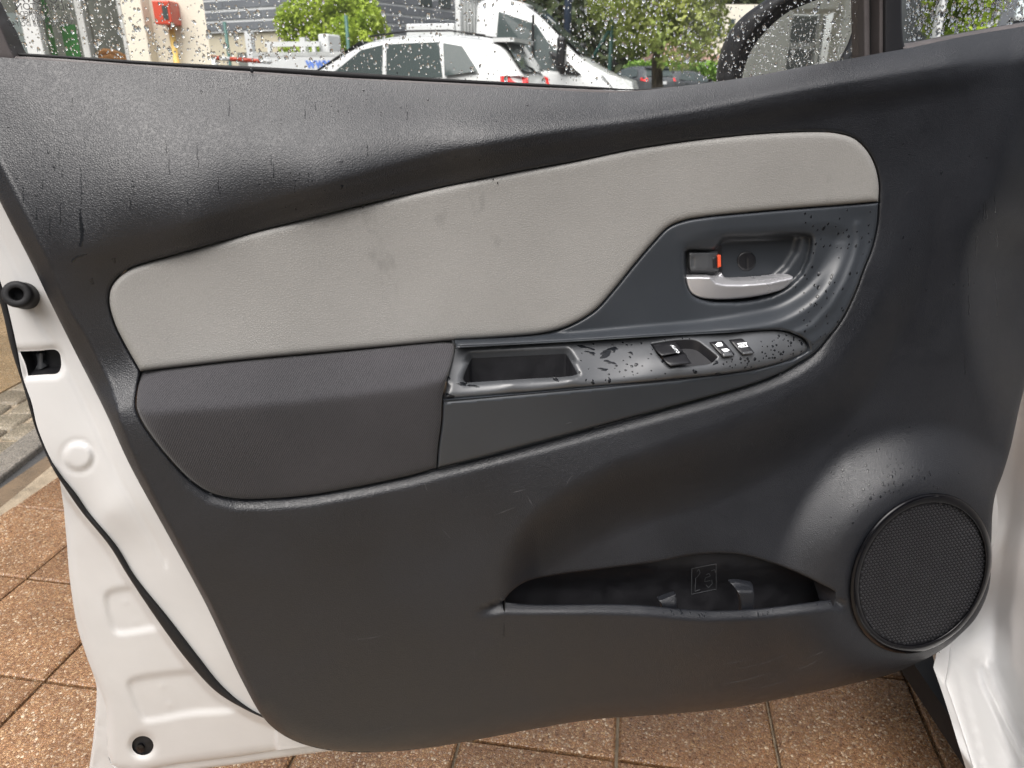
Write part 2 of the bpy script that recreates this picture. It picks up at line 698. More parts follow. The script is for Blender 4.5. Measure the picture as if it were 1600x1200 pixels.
# ================================================================== SETTING: ground
g = mk('ground', [(-120, -60, -.03), (120, -60, -.03), (120, 200, -.03), (-120, 200, -.03)], [(0, 1, 2, 3)], M['asphalt'])
tag(g, kind='structure')
ANG = math.radians(-9.3)
TS = .280
ex = np.array([math.cos(ANG), math.sin(ANG)])
ey = np.array([-math.sin(ANG), math.cos(ANG)])
O0 = np.array([-.094, .978])
pv = mk('pavement', [(-1.52, -3.0, -.012), (4.0, -3.0, -.012), (4.0, 3.4, -.012), (-1.40, 3.4, -.012), (-1.52, -3.0, -.06), (4.0, -3.0, -.06), (4.0, 3.4, -.06), (-1.40, 3.4, -.06)],
        [(0, 1, 2, 3), (0, 4, 5, 1), (1, 5, 6, 2), (2, 6, 7, 3), (3, 7, 4, 0)], M['joint'], smooth=False)
tag(pv, kind='structure')


def paver_mesh(s, gap=.003, t=.02):
    bm = bmesh.new()
    bmesh.ops.create_cube(bm, size=1.0)
    bmesh.ops.scale(bm, vec=(s - gap * 2, s - gap * 2, t), verts=bm.verts)
    bmesh.ops.bevel(bm, geom=[e for e in bm.edges if all(v.co.z > 0 for v in e.verts)], offset=.004, segments=1, affect='EDGES', profile=.5)
    me = bpy.data.meshes.new('paver')
    bm.to_mesh(me)
    bm.free()
    me.materials.append(M['paver'])
    return me


PM = paver_mesh(TS)
for i in range(-6, 6):
    for j in range(-4, 9):
        c = O0 + ex * (i + .5) * TS + ey * (j + .5) * TS
        lim = -1.47 + (c[1] - 1.0) * .02
        if c[0] < -1.37 or c[0] > 1.25 or c[1] < .1 or c[1] > 3.2:
            continue
        if c[1] < .62 and c[0] > -.9:
            continue
        o = bpy.data.objects.new('paver', PM)
        COL.objects.link(o)
        o.parent = pv
        o.location = (c[0], c[1], -.0085 + random.uniform(-.0015, .0015))
        # quarter turns keep the stones of neighbouring slabs different
        o.rotation_euler = (random.uniform(-.004, .004), random.uniform(-.004, .004), ANG + random.choice([0, 1, 2, 3]) * math.pi / 2)


def strip_ground(name, x0, x1, z, m, y0=-1, y1=6, skew=.10):
    V = [(x0 + skew * y0, y0, z), (x1 + skew * y0, y0, z), (x1 + skew * y1, y1, z), (x0 + skew * y1, y1, z)]
    V += [(a, b, -.06) for a, b, c in V]
    return tag(mk(name, V, [(0, 1, 2, 3), (0, 4, 5, 1), (1, 5, 6, 2), (2, 6, 7, 3), (3, 7, 4, 0)], m, smooth=False), kind='structure')


gut = strip_ground('gutter', -1.70, -1.58, -.022, M['wetstrip'])
kb = tag(empty('kerb', (-1.75, 2, 0)), kind='structure')
for j in range(7):
    y = .2 + j * .72
    o = box('kerb_stone', -1.80 + .1 * y, -1.702 + .1 * y, y, y + .712, -.06, -.004 + random.uniform(-.003, .003), M['kerb'], kb, bevel=.008)
cp = strip_ground('cobble_strip', -2.22, -1.804, -.022, M['joint'])
cbm = []
for j in range(11):
    for i in range(3):
        y = 1.5 + j * .13 + i * .05
        x = -2.14 + i * .135 + .1 * y
        if y < 1.2:
            continue
        bm = bmesh.new()
        bmesh.ops.create_cube(bm, size=1.0)
        bmesh.ops.scale(bm, vec=(.125, .122, .06), verts=bm.verts)
        for v in bm.verts:
            v.co.x += random.uniform(-.008, .008)
            v.co.y += random.uniform(-.008, .008)
        bmesh.ops.bevel(bm, geom=bm.edges[:], offset=.014, segments=2, affect='EDGES', profile=.6)
        me = bpy.data.meshes.new('cobble')
        bm.to_mesh(me)
        bm.free()
        me.materials.append(M['cobble'])
        for p in me.polygons:
            p.use_smooth = True
        o = bpy.data.objects.new('cobble', me)
        COL.objects.link(o)
        o.parent = cp
        o.location = (x, y, -.042 + random.uniform(-.004, .004))
strip_ground('gravel_path', -7, -2.224, -.018, M['sandpath'], y1=5.2)

# ================================================================== THE CAR WITH THE OPEN DOOR
car = tag(empty('parked_car', (.9, .6, 0)), 'white car in front with its wet black and grey front door panel wide open', 'car')

# ---- traced outlines of the door (pixels of the photograph)
BELT_X = [-80, 22, 100, 300, 500, 700, 850, 950, 1000, 1050, 1100, 1150, 1200, 1250, 1310, 1375, 1420, 1500, 1600, 1720]
BELT_Y = [84, 91, 96, 109, 121, 132, 140, 144.5, 142, 136.5, 130, 123.5, 115, 105, 95, 83, 75, 58, 41, 21]
L2_X = [-80, 0, 130, 200, 300, 400, 500, 600, 700, 850, 1000, 1100, 1200, 1300, 1400, 1500, 1560, 1720]
L2_Y = [400, 405, 402, 388, 362, 334, 304, 276, 250, 222, 200, 184, 163, 146, 129, 113, 104, 84]
INS_TOP = [(173, 449), (185, 432), (205, 418), (230, 409), (270, 398), (320, 384), (400, 362), (500, 336), (600, 312), (700, 290), (800, 269), (900, 251), (1000, 231), (1100, 217), (1200, 208), (1280, 205.5), (1310, 208), (1335, 216), (1355, 235), (1368, 260), (1374, 290), (1373, 316, 1)]
INS_BEZ = [(1300, 322), (1200, 330), (1100, 340), (1070, 345), (1045, 355), (1020, 380), (990, 415), (960, 452), (930, 485), (890, 509), (850, 521), (780, 528), (714, 532, 1)]
INS_PAD = [(531, 549), (379, 563), (219, 581, 1)]
INS_L = [(200, 548), (179, 506), (170, 470)]
INSERT = cr(INS_TOP + INS_BEZ + INS_PAD + INS_L, True, 5)
PAD_R = [(711, 545), (706, 570), (697, 600), (692, 622), (690, 660), (685, 700), (683, 732, 1)]
PAD_B = [(640, 744), (560, 761), (480, 775), (420, 780), (370, 780), (330, 771), (297, 750), (265, 717), (240, 686), (222, 659), (213, 637), (214, 610)]
PAD = cr([(219, 581, 1), (379, 563), (531, 549), (700, 534), (709, 537)] + PAD_R + PAD_B, True, 5)
BEZ_OUT = [(1373, 316, 1), (1371, 350), (1362, 390), (1350, 420), (1335, 460), (1315, 500), (1296, 525), (1272, 552), (1240, 572), (1219, 583.6), (1180, 599), (1137, 612), (1060, 633), (975, 655.5), (880, 681), (812, 699), (740, 718), (683, 732, 1)]
BEZEL = cr([(714, 532, 1)] + INS_BEZ[-2::-1] + BEZ_OUT + PAD_R[-2::-1], True, 4)
SWITCH = cr([(711, 544, 1), (790, 540), (894, 534.5), (1016, 527), (1137, 520.5), (1190, 517), (1219, 516.5), (1245, 524), (1262, 536), (1263, 546), (1239, 560), (1178, 577), (1056, 592.5), (894, 607.5), (800, 616), (692, 625, 1), (698, 597)], True, 4)
TRAY = cr([(737, 560, 1), (800, 557), (884, 553, 1), (890, 562), (902, 584, 1), (895, 587), (820, 592), (728, 598, 1), (724, 593), (731, 572)], True, 3)
POCKET = cr([(785, 941, 1), (800, 923), (824, 908), (865, 899), (940, 889), (1030, 877), (1092, 866), (1154, 866), (1216, 883), (1278, 910), (1306, 927), (1303, 936, 1), (1236, 945), (1174, 952), (1113, 954), (1071, 952), (1009, 946), (948, 944), (824, 944)], True, 4)
POCKET_LIP = np.array([(735, 957), (785, 943), (824, 944), (948, 944), (1009, 946), (1071, 952), (1113, 954), (1174, 952), (1236, 945), (1303, 936), (1323, 944)], float)
TRIM_OUT = cr([(-60, 86, 1), (22, 91), (100, 96), (300, 109), (500, 121), (700, 132), (850, 140), (950, 144.5), (1000, 142), (1050, 136.5), (1100, 130), (1150, 123.5), (1200, 115), (1250, 105), (1310, 95), (1375, 83), (1420, 75), (1500, 58), (1600, 41), (1720, 21, 1),
               (1730, 300), (1660, 480), (1617, 560), (1597, 620), (1579, 700), (1567, 740), (1556, 770), (1551, 800), (1549, 850), (1545, 920), (1525, 965), (1500, 992), (1475, 1013), (1440, 1033), (1395, 1052), (1350, 1064), (1290, 1078), (1220, 1092), (1150, 1105), (1080, 1113), (1000, 1119), (920, 1125), (840, 1138), (760, 1153), (680, 1167), (600, 1175), (530, 1174), (480, 1165), (440, 1147), (412, 1122),
               (380, 1067), (321, 943), (261, 833), (202, 725), (163, 640), (117, 549), (83, 481), (50, 413), (0, 315), (-60, 190)], True, 5)
SPK_C = np.array([1438.5, 896.0])


def ellipse(s, c=SPK_C, a=110.5, b=125.0, sk=-26.0, n=96):
    t = np.linspace(0, 2 * np.pi, n, endpoint=False)
    return np.stack([c[0] + s * a * np.cos(t), c[1] + s * (sk * np.cos(t) + math.sqrt(b * b - sk * sk) * np.sin(t))], 1)


# ---- how far the moulding stands off the door, millimetres
OUT = TPS([
    (-60, 90, 58), (0, 95, 60), (250, 105, 62), (500, 121, 60), (750, 135, 54), (1000, 141, 50), (1300, 98, 46), (1600, 45, 34), (1700, 25, 28),
    (-40, 400, 46), (130, 395, 58), (300, 352, 64), (500, 295, 63), (750, 237, 57), (1000, 203, 50), (1200, 162, 46), (1400, 130, 42), (1550, 108, 36), (1700, 90, 28),
    (200, 440, 47), (400, 372, 47), (700, 296, 46), (1000, 238, 43), (1200, 212, 41), (1310, 208, 40),
    (300, 480, 47), (600, 420, 46), (900, 350, 45), (1200, 270, 41), (1340, 260, 39),
    (230, 570, 53), (400, 556, 53), (550, 542, 53), (700, 528, 53), (850, 512, 50), (300, 525, 47), (600, 495, 47),
    (0, 200, 50), (50, 400, 47), (120, 545, 46), (150, 600, 50), (190, 520, 49), (190, 585, 53), (185, 602, 58), (185, 640, 76), (195, 680, 78), (240, 760, 80), (210, 735, 78),
    (350, 805, 82), (500, 795, 84), (683, 752, 86), (900, 692, 84), (1100, 638, 77), (1220, 597, 68), (1300, 535, 58), (1350, 450, 49), (1385, 330, 40), (1400, 230, 38),
    (280, 880, 82), (400, 900, 83), (600, 850, 84), (710, 850, 85), (330, 960, 78), (400, 1080, 70), (600, 1000, 80), (560, 1150, 62), (800, 1120, 64), (1000, 1100, 66), (1200, 1070, 68), (1330, 1050, 68),
    (700, 940, 85), (750, 960, 87), (900, 1000, 88), (1100, 1010, 90), (1300, 1000, 88), (1440, 1000, 84), (1540, 1000, 76),
], 6e-3)
FLO = TPS([(830, 900, 64), (930, 880, 63), (1000, 860, 62), (1100, 850, 62), (1210, 870, 66), (1310, 920, 70), (1000, 800, 53), (1150, 750, 44), (1260, 680, 36), (1350, 600, 32), (1440, 500, 31), (1430, 350, 34), (1430, 210, 37), (1510, 300, 36), (1500, 600, 31), (1520, 150, 36), (1400, 150, 40), (1560, 110, 36), (1640, 300, 30), (1640, 600, 24), (1560, 720, 28), (1450, 700, 34), (1500, 1000, 60), (1700, 100, 28)], 1e-3)
VEE = cr([(735, 957), (748, 915), (772, 862), (810, 814), (868, 766), (945, 723), (1040, 686), (1140, 650), (1230, 612), (1298, 565), (1348, 500), (1382, 425), (1400, 345), (1409, 260), (1414, 170)], False, 6)
HOLLOW = np.vstack([VEE, [(1420, 100), (1850, 60), (1850, 1000), (1500, 1010), (1345, 945), (1300, 924), (1174, 932), (1009, 926), (830, 924), (792, 934)]])
RID = cr([(1580, 90), (1576, 140), (1571, 190), (1560, 250), (1540, 305), (1514, 355), (1499, 410), (1497, 460), (1504, 530), (1522, 600), (1546, 680), (1566, 760)], False, 6)


def BASE(P):
    """smooth body of the moulding: flat outer field, hollow below the arm rest, boss round the speaker, step along the front edge"""
    x, y = P[:, 0], P[:, 1]
    w = OUT(P)
    d = sdist(P, VEE)
    wid = np.interp(x, [740, 800, 900, 1100, 1300, 1400], [40, 75, 105, 125, 105, 70])
    t = np.where(inside(P, HOLLOW), smooth01(d / wid) * smooth01((y - 130) / 110) * smooth01((x - 772) / 70), 0)
    m = t > 0
    if m.any():
        w[m] = w[m] * (1 - t[m]) + FLO(P[m]) * t[m]
    q = (P - np.array([1438.5, 896.0]))
    r = np.sqrt((q[:, 0] / 110.5)**2 + ((q[:, 1] + .235 * q[:, 0]) / 122)**2)
    g = np.clip((r - 1.02) / np.interp(q[:, 0], [-110, 110], [1.15, .75]), 0, 1)
    g = (1 - g)**2 * (1 + 2 * g)
    w = w + (83 - .085 * q[:, 0] - w) * g
    dr = sdist(P, RID)
    rx = np.interp(y, RID[:, 1], RID[:, 0])
    right = x > rx
    D = np.interp(y, [90, 150, 220, 400, 600, 760], [0, 18, 55, 80, 66, 20])
    wr = np.interp(y, [100, 250, 420, 700], [110, 125, 115, 140])
    w -= np.where(right, D * smooth01(dr / wr), 0)
    w += np.interp(y, [140, 220, 400, 480], [0, 1.2, 1.6, 0]) * np.exp(-(dr / 40)**2)
    return w


LEDGE = np.array([p[:2] for p in (BEZ_OUT[4:] + PAD_B)], float)


def w_base(P):
    return BASE(P) * 1e-3


def w_trim(P):
    x, y = P[:, 0], P[:, 1]
    w = BASE(P)
    belt, l2 = np.interp(x, BELT_X, BELT_Y), np.interp(x, L2_X, L2_Y)
    t = np.clip((y - belt) / (l2 - belt), 0, 1)
    A = np.interp(x, [-60, 400, 1000, 1300, 1600], [62, 64, 46, 30, 26])
    w -= A * (1 - t)**np.interp(x, [0, 600, 1000, 1300], [1.9, 1.9, 1.8, 1.7])
    S = np.interp(x, [0, 120, 400, 700, 1000, 1300, 1480, 1580], [0, 1, 5, 8, 11, 11, 7, 0])
    band = np.interp(x, [0, 600, 1200], [20, 28, 44])
    u = np.clip((y - l2) / band, 0, 1)
    w += S * (1 - u)**2 - S * .35 * np.exp(-((y - l2 + 2) / 9)**2)
    # lit ledge under the arm rest
    below = inside(P, LEDGE_AREA)
    d = sdist(P, LEDGE)
    w -= np.where(below, 6 * (1 - smooth01(d / 18)) * smooth01((x - 240) / 140) * smooth01((1318 - x) / 70), 0)
    # step of the arm rest carried to the rear edge
    d = sdist(P, TRIM_OUT, True)
    leftish = smooth01((420 - x) / 60) * (y > 120)
    w -= fil(d, 9, 6) * (y > np.interp(x, BELT_X, BELT_Y) + 8)
    dl = sdist(P, FLANK)
    wid = np.interp(y, [200, 400, 600, 660, 900], [26, 27, 27, 16, 8])
    w -= leftish * np.where(x < 420, 14 * np.clip(1 - dl / wid, 0, 1) - .8 * np.exp(-((dl - wid) / 2.2)**2), 0)
    dbot = sdist(P, BOTTOM)
    w -= fil(dbot, 34, 16)
    for h in (INSERT, PAD, BEZEL):
        w -= fil(sdist(P, h, True), 5, 3.2)
    dp = sdist(P, POCKET, True)
    w -= fil(dp, 4, 2)
    w -= 11 * (1 - smooth01((sdist(P, POCKET_LIP) + 3) / 20)) * (y > np.interp(x, POCKET_LIP[:, 0], POCKET_LIP[:, 1]) - 3) * smooth01((x - 735) / 55) * smooth01((1326 - x) / 24)
    return w * 1e-3


LEDGE_AREA = np.array([p[:2] for p in BEZ_OUT[4:] + PAD_B[:8]] + [(250, 760), (300, 900), (700, 860), (1300, 760), (1330, 540)], float)
FLANK = np.array([(412, 1122), (380, 1067), (321, 943), (261, 833), (206, 737), (165, 645), (117, 547), (83, 493), (50, 417), (0, 315), (-60, 190)], float)
BOTTOM = np.array([(1475, 1013), (1440, 1033), (1395, 1052), (1350, 1064), (1290, 1078), (1220, 1092), (1150, 1105), (1080, 1113), (1000, 1119), (920, 1125), (840, 1138), (760, 1153), (680, 1167), (600, 1175), (530, 1174), (480, 1165), (440, 1147), (412, 1122)], float)

# union of the three inlaid pieces is left open in the moulding
HOLE = cr(INS_TOP + [(1371, 350), (1362, 390), (1350, 420), (1335, 460), (1315, 500), (1296, 525), (1272, 552), (1240, 572), (1219, 583.6), (1180, 599), (1137, 612), (1060, 633), (975, 655.5), (880, 681), (812, 699), (740, 718), (683, 732)] + PAD_B + [(219, 581, 1)] + INS_L, True, 4)
SPKHOLE = ellipse(.93)
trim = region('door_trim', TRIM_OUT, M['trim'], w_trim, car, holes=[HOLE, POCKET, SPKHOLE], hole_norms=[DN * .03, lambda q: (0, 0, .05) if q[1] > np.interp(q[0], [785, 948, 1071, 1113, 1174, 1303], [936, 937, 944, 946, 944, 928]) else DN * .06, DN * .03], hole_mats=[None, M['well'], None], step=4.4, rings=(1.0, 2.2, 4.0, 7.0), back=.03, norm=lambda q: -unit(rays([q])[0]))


def shrink(poly, r):
    t = np.roll(poly, -1, 0) - np.roll(poly, 1, 0)
    t /= np.maximum(np.linalg.norm(t, axis=1), 1e-9)[:, None]
    nn = np.stack([-t[:, 1], t[:, 0]], 1)
    a = .5 * np.sum(poly[:, 0] * np.roll(poly[:, 1], -1) - np.roll(poly[:, 0], -1) * poly[:, 1])
    return poly + nn * r * (1 if a > 0 else -1)


# ---- pale vinyl inlay
INS_S = shrink(INSERT, 1.2)
INSW = TPS([(200, 450, 47), (400, 375, 47), (800, 275, 46), (1200, 212, 42), (1360, 240, 40), (1365, 310, 40), (1050, 345, 44), (900, 505, 50), (714, 530, 53), (450, 556, 54), (225, 578, 54), (300, 500, 49), (600, 450, 47), (900, 360, 45)], 5e-3)


def w_ins(P):
    d = sdist(P, INS_S, True)
    return (INSW(P) + 3.5 - fil(d, 10, 4) - fil(d, 4, 1.5)) * 1e-3


region('vinyl_inlay', INS_S, M['vinyl'], w_ins, trim, step=6, rings=(1.2, 3, 6, 10), back=.02)

# ---- cloth arm rest
def PADW(P):
    x, y = P[:, 0], P[:, 1]
    yb = np.interp(x, [219, 379, 531, 700, 715], [583, 563, 549, 534, 533])
    yc = np.interp(x, [200, 214, 264, 455, 646, 692, 712], [644, 642, 639, 624, 601, 589, 580])
    wt = 53 + (y - yb) / (yc - yb) * 49
    wf = 103 - (y - yc) * np.interp(y, [600, 680, 780], [.06, .10, .16])
    k = .32
    w = -np.log(np.exp(-k * (wt - 90)) + np.exp(-k * (wf - 90))) / k + 90
    return w - 9 * np.clip((262 - x) / 50, 0, 1)**2 - 1.5 * np.clip((x - 660) / 45, 0, 1)**2


PAD_S = shrink(PAD, 1.3)


def w_pad(P):
    d = sdist(P, PAD_S, True)
    return (PADW(P) + 1 - fil(d, 9, 5) - fil(d, 3.5, 1.5)) * 1e-3


region('cloth_armrest', PAD_S, M['fabric'], w_pad, trim, step=5, rings=(1.2, 3, 5.5), back=.025)

# ---- satin bezel round the handle and under the switches
FLOORW = TPS([(1000, 415, 46), (960, 470, 48), (900, 515, 50), (800, 528, 52), (720, 534, 55), (1050, 420, 43.5), (1030, 372, 46), (1100, 480, 42), (1200, 480, 41), (1250, 440, 40), (1290, 380, 40), (1200, 355, 41), (1080, 355, 45),
              (1350, 335, 37), (1365, 325, 38), (1358, 400, 38), (1330, 470, 40), (1290, 520, 44), (1262, 548, 48), (1150, 515, 46), (1000, 525, 48), (900, 530, 48)], 1e-4)
LOWW = TPS([(690, 634, 96), (690, 680, 93), (684, 728, 88), (800, 624, 95), (800, 695, 88), (900, 614, 93), (900, 670, 86), (1056, 598, 85), (1056, 630, 79), (1200, 572, 72), (1185, 592, 70), (1262, 550, 63), (1240, 568, 64), (1290, 528, 60)], 1e-4)
DEDGE = cr([(690, 541), (780, 538), (900, 533), (1000, 527.5), (1100, 522), (1160, 516), (1230, 502), (1278, 472), (1312, 426), (1331, 378), (1327, 356), (1300, 345), (1200, 351), (1110, 358), (1066, 367), (1046, 378)], False, 4)
DAREA = np.vstack([DEDGE, [(1030, 340), (960, 380), (850, 480), (690, 500)]])


def BEZW(P):
    x, y = P[:, 0], P[:, 1]
    h = 4 + 14 * smooth01((y - 360) / 120)
    d = sdist(P, DEDGE)
    ins = inside(P, DAREA)
    wid = np.interp(x, [700, 900, 1100, 1250], [10, 16, 24, 34])
    wid = np.where(y < 380, 30, wid)
    h = h * np.where(y < 420, smooth01((x - 1048) / 70), 1.0)
    out_h = h
    w = FLOORW(P) + np.where(ins, h * (1 - smooth01(d / wid)), out_h)
    low = y > np.interp(x, [683, 700, 894, 1056, 1178, 1239, 1262, 1266, 1300], [600, 600, 580, 560, 555, 549, 546, 538, 520])
    return np.where(low, LOWW(P), w)


CUP = cr([(1127, 371), (1180, 367.5), (1255, 365), (1269, 369), (1271, 378), (1267, 402), (1254, 430), (1225, 455), (1190, 468.5), (1140, 474), (1100, 471), (1080, 462), (1071, 447), (1068, 430), (1068, 394), (1073, 388), (1112, 387), (1120, 381)], True, 3)
CUPR = np.array([(1240, 372), (1236, 390), (1222, 412), (1200, 432), (1180, 446)], float)
BEZ_S = shrink(BEZEL, 1.2)
SEAM = np.array([(680, 629), (692, 628), (800, 618.5), (894, 610), (1056, 595), (1178, 579.5), (1239, 562.5), (1266, 547), (1264, 535), (1246, 522), (1219, 514.5), (1137, 518.5), (1016, 525), (894, 532.5), (790, 538), (700, 542)], float)


def w_bez(P):
    x, y = P[:, 0], P[:, 1]
    d = sdist(P, BEZ_S, True)
    w = BEZW(P) - fil(d, 4, 2.5)
    # raised outer rim
    dr = sdist(P, RIM)
    w += 1.8 * np.exp(-(dr / 6)**2)
    dc = sdist(P, CUP, True)
    ins = inside(P, CUP)
    w += np.where(ins, -17 * smooth01(dc / 7) - 1, 0)
    w -= np.where(~ins, fil(dc, 5, 2.0), 0)
    # curved end wall of the cup
    right = ins & (x > np.interp(y, CUPR[:, 1], CUPR[:, 0]))
    dd = sdist(P, CUPR)
    w += np.where(right, 8 * smooth01(dd / 16) * smooth01(dc / 9), 0)
    w -= 2.2 * np.exp(-(sdist(P, SEAM) / 1.3)**2)
    return w * 1e-3


RIM = np.array([(1340, 352), (1343, 375), (1336, 405), (1322, 440), (1300, 478), (1270, 510), (1240, 524)], float)
bez = region('handle_bezel', BEZ_S, M['bezel'], w_bez, trim, holes=[shrink(SWITCH, -1.0)], step=3.2, rings=(1.0, 2.4, 4.2), back=.03)

# ---- grey switch plate with tray
SWW = TPS([(711, 545, 55), (790, 541, 55), (894, 535, 55), (1016, 528, 55), (1137, 521, 56), (1219, 518, 57), (1255, 530, 58),
           (702, 585, 80), (800, 578, 80), (900, 572, 80), (1016, 560, 78), (1137, 547, 73), (1219, 535, 65),
           (693, 611, 94), (800, 602, 94), (894, 594, 93), (1056, 577, 88), (1178, 561, 78), (1239, 549, 67), (1260, 540, 61),
           (692, 622, 96), (800, 613, 96), (894, 605, 95), (1056, 590, 90), (1178, 575, 80), (1239, 558, 68)], 1e-5)
WELL = cr([(1016, 537.5, 1), (1062, 531.5), (1088, 533), (1103, 543), (1121, 558, 1), (1112, 567), (1085, 572), (1047, 574.5, 1), (1030, 557)], True, 3)


def w_sw0(P):
    return SWW(P) * 1e-3


def w_sw(P):
    d = sdist(P, SWITCH, True)
    lip = np.interp(P[:, 0], [692, 894, 1056, 1178, 1239, 1262], [614, 599, 582, 567, 553, 540])
    w = SWW(P) - fil(np.where(P[:, 1] > lip - 14, d, 99), 11, 8) - fil(d, 2.5, 1)
    dt = sdist(P, TRAY, True)
    up = (P[:, 1] < 566) & (P[:, 0] > 716)
    w -= np.where(up, 9 * (1 - smooth01(dt / 12)), 3 * (1 - smooth01(dt / 7)))
    w -= fil(dt, 3, 1.5)
    w -= fil(sdist(P, WELL, True), 3, 1.2)
    return w * 1e-3


swp = region('switch_panel', SWITCH, M['panel'], w_sw, trim, holes=[TRAY, WELL], hole_norms=[(0, 0, .055), (0, 0, .012)], hole_mats=[M['well'], M['black']], step=3.0, rings=(1.0, 2.4, 4.2), back=.03)  # tray walls and floor coloured near black to stand in for recess shade
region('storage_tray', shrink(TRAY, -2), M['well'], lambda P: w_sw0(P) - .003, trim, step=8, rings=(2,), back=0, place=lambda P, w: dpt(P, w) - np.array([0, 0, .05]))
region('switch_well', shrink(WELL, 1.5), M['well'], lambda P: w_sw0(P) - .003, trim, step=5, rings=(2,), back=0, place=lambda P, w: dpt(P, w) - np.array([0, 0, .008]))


def pill(name, pts, m, base, h, parent, r=2.2, rh=1.5, step=2.2, tilt=None, back=.006):
    lp = cr(pts, True, 2)

    def f(P):
        w = base(P) + h
        if tilt is not None:
            w = w + tilt(P)
        return w - fil(sdist(P, lp, True), r, rh) * 1e-3
    return region(name, lp, m, f, parent, step=step, rings=(.6, 1.4), back=back)


b1 = pill('window_switch', [(1021, 540, 1), (1056, 535.5, 1), (1068, 549, 1), (1060, 551.5), (1034, 556.5, 1), (1026, 549)], M['black'], w_sw0, .001, trim, tilt=lambda P: .004 * smooth01((P[:, 1] - 538) / 16))
b2 = pill('window_switch', [(1035, 559, 1), (1060, 554), (1071, 552.5, 1), (1080, 568, 1), (1048, 572.5, 1), (1040, 566)], M['black'], w_sw0, .001, trim, tilt=lambda P: .004 * smooth01((P[:, 1] - 553) / 16))
b3 = pill('lock_switch', [(1110, 536, 1), (1130, 533.5, 1), (1148, 553, 1), (1146, 556.5), (1131, 558, 1), (1124, 552)], M['black'], w_sw0, .0035, trim)
b4 = pill('lock_switch_tip', [(1128, 551.5, 1), (1143, 550, 1), (1147, 556.5, 1), (1130, 558, 1)], M['panel'], w_sw0, .0065, trim)
b5 = pill('window_lock_switch', [(1141, 532.5, 1), (1161, 530, 1), (1179, 551, 1), (1176, 553.5), (1160, 555, 1), (1152, 546)], M['black'], w_sw0, .0035, trim)
b6 = pill('window_lock_tip', [(1159, 550.5, 1), (1175, 548.5, 1), (1178, 552.5, 1), (1161, 554.5, 1)], M['panel'], w_sw0, .0060, trim)


def flat_sign(name, polys, m, base, h, parent):
    """thin printed or moulded marks made of pixel polygons laid onto a surface"""
    V, Fc = [], []
    for p in polys:
        p = np.array(p, float)
        q = dpt(p, base(p) + h)
        b = len(V)
        V += list(q)
        Fc.append(tuple(range(b, b + len(p)))[::-1])
    return mk(name, V, Fc, m, parent, smooth=False)


# printed marks: AUTO on the driver's switch, padlock, arrow, crossed window
flat_sign('lock_symbol', [[(1117, 538), (1125, 537), (1130, 540.5), (1121, 541.8)], [(1119, 537.6), (1120.5, 535.2), (1127, 534.6), (1129.5, 538.6), (1127.8, 539), (1126, 536), (1121.5, 536.4), (1121, 537.6)],
                          [(1127, 545.5), (1136, 544.2), (1140.5, 547.2), (1136.5, 549), (1131, 549.6)]], M['print'], w_sw0, .0040, trim)
flat_sign('crossed_window_symbol', [[(1151.5, 536.5), (1153, 536.2), (1159, 542.5), (1157.5, 542.8)], [(1152, 536.5), (1163, 535), (1164, 536), (1153, 537.5)], [(1156.5, 542), (1168, 540.5), (1169, 541.6), (1157.5, 543)], [(1163, 535), (1164.6, 534.8), (1169, 541.4), (1167.5, 541.6)],
                                    [(1153, 541.6), (1166, 534.8), (1167.4, 535.8), (1154.4, 542.8)], [(1154, 536.4), (1155.8, 536.2), (1166, 541.4), (1164.4, 541.8)]], M['print'], w_sw0, .0041, trim)


def text_mesh(body, size, bold=0.0):
    cu = bpy.data.curves.new('lettering', 'FONT')
    cu.body = body
    cu.size = size
    cu.offset = bold
    cu.align_x, cu.align_y = 'CENTER', 'CENTER'
    cu.resolution_u = 3
    o = bpy.data.objects.new('lettering', cu)
    COL.objects.link(o)
    dg = bpy.context.evaluated_depsgraph_get()
    me = bpy.data.meshes.new_from_object(o.evaluated_get(dg))
    bpy.data.objects.remove(o)
    return me


def lettering(name, body, size, m, right, up, nrm, pos, parent=None, bold=0.0):
    me = text_mesh(body, size, bold)
    me.materials.clear()
    me.materials.append(m)
    right, up = np.array(right, float), np.array(up, float)
    V = np.array([v.co for v in me.vertices])
    W = V[:, :1] * right + V[:, 1:2] * up + np.array(pos, float)
    Fc = [tuple(p.vertices) for p in me.polygons]
    bpy.data.meshes.remove(me)
    return mk(name, W, Fc, m, parent, smooth=False)



pa, pb, pc2 = dpt([(1050, 540)], w_sw0(np.array([(1050., 540.)])) + .0032)[0], dpt([(1058, 549.5)], w_sw0(np.array([(1058., 549.5)])) + .0052)[0], dpt([(1060, 538.5)], w_sw0(np.array([(1060., 538.5)])) + .0032)[0]
lettering('auto_lettering', 'AUTO', .0046, M['print'], unit(pb - pa), unit(pc2 - pa), DN, (pa * .5 + pb * .5) + DN * .0012, trim, .0001)

# ---- handle group
cup0 = lambda P: (BEZW(P) - 18) * 1e-3
HANDLE = cr([(1071, 433, 1), (1090, 432.5), (1110, 433), (1121, 430.5), (1127.5, 426, 1), (1132, 433), (1142, 437), (1167, 437), (1190, 435.5), (1212, 433), (1233, 430), (1239, 432.5), (1238, 438), (1224.5, 451), (1205, 458), (1175, 464), (1145, 467), (1115, 467.5), (1092, 464.5), (1080, 458), (1074.5, 448)], True, 2.5)
HFOLD = np.array([(1108, 428), (1111, 436), (1118, 442.5), (1132, 446), (1160, 446.5), (1200, 443.5), (1238, 435)], float)
HW = TPS([(1072, 434, 38), (1072, 450, 38), (1090, 433, 41), (1090, 460, 40), (1120, 465, 42), (1120, 445, 44), (1160, 448, 46), (1160, 463, 43), (1200, 445, 47), (1200, 457, 44), (1236, 436, 44), (1225, 449, 43)], 1e-4)


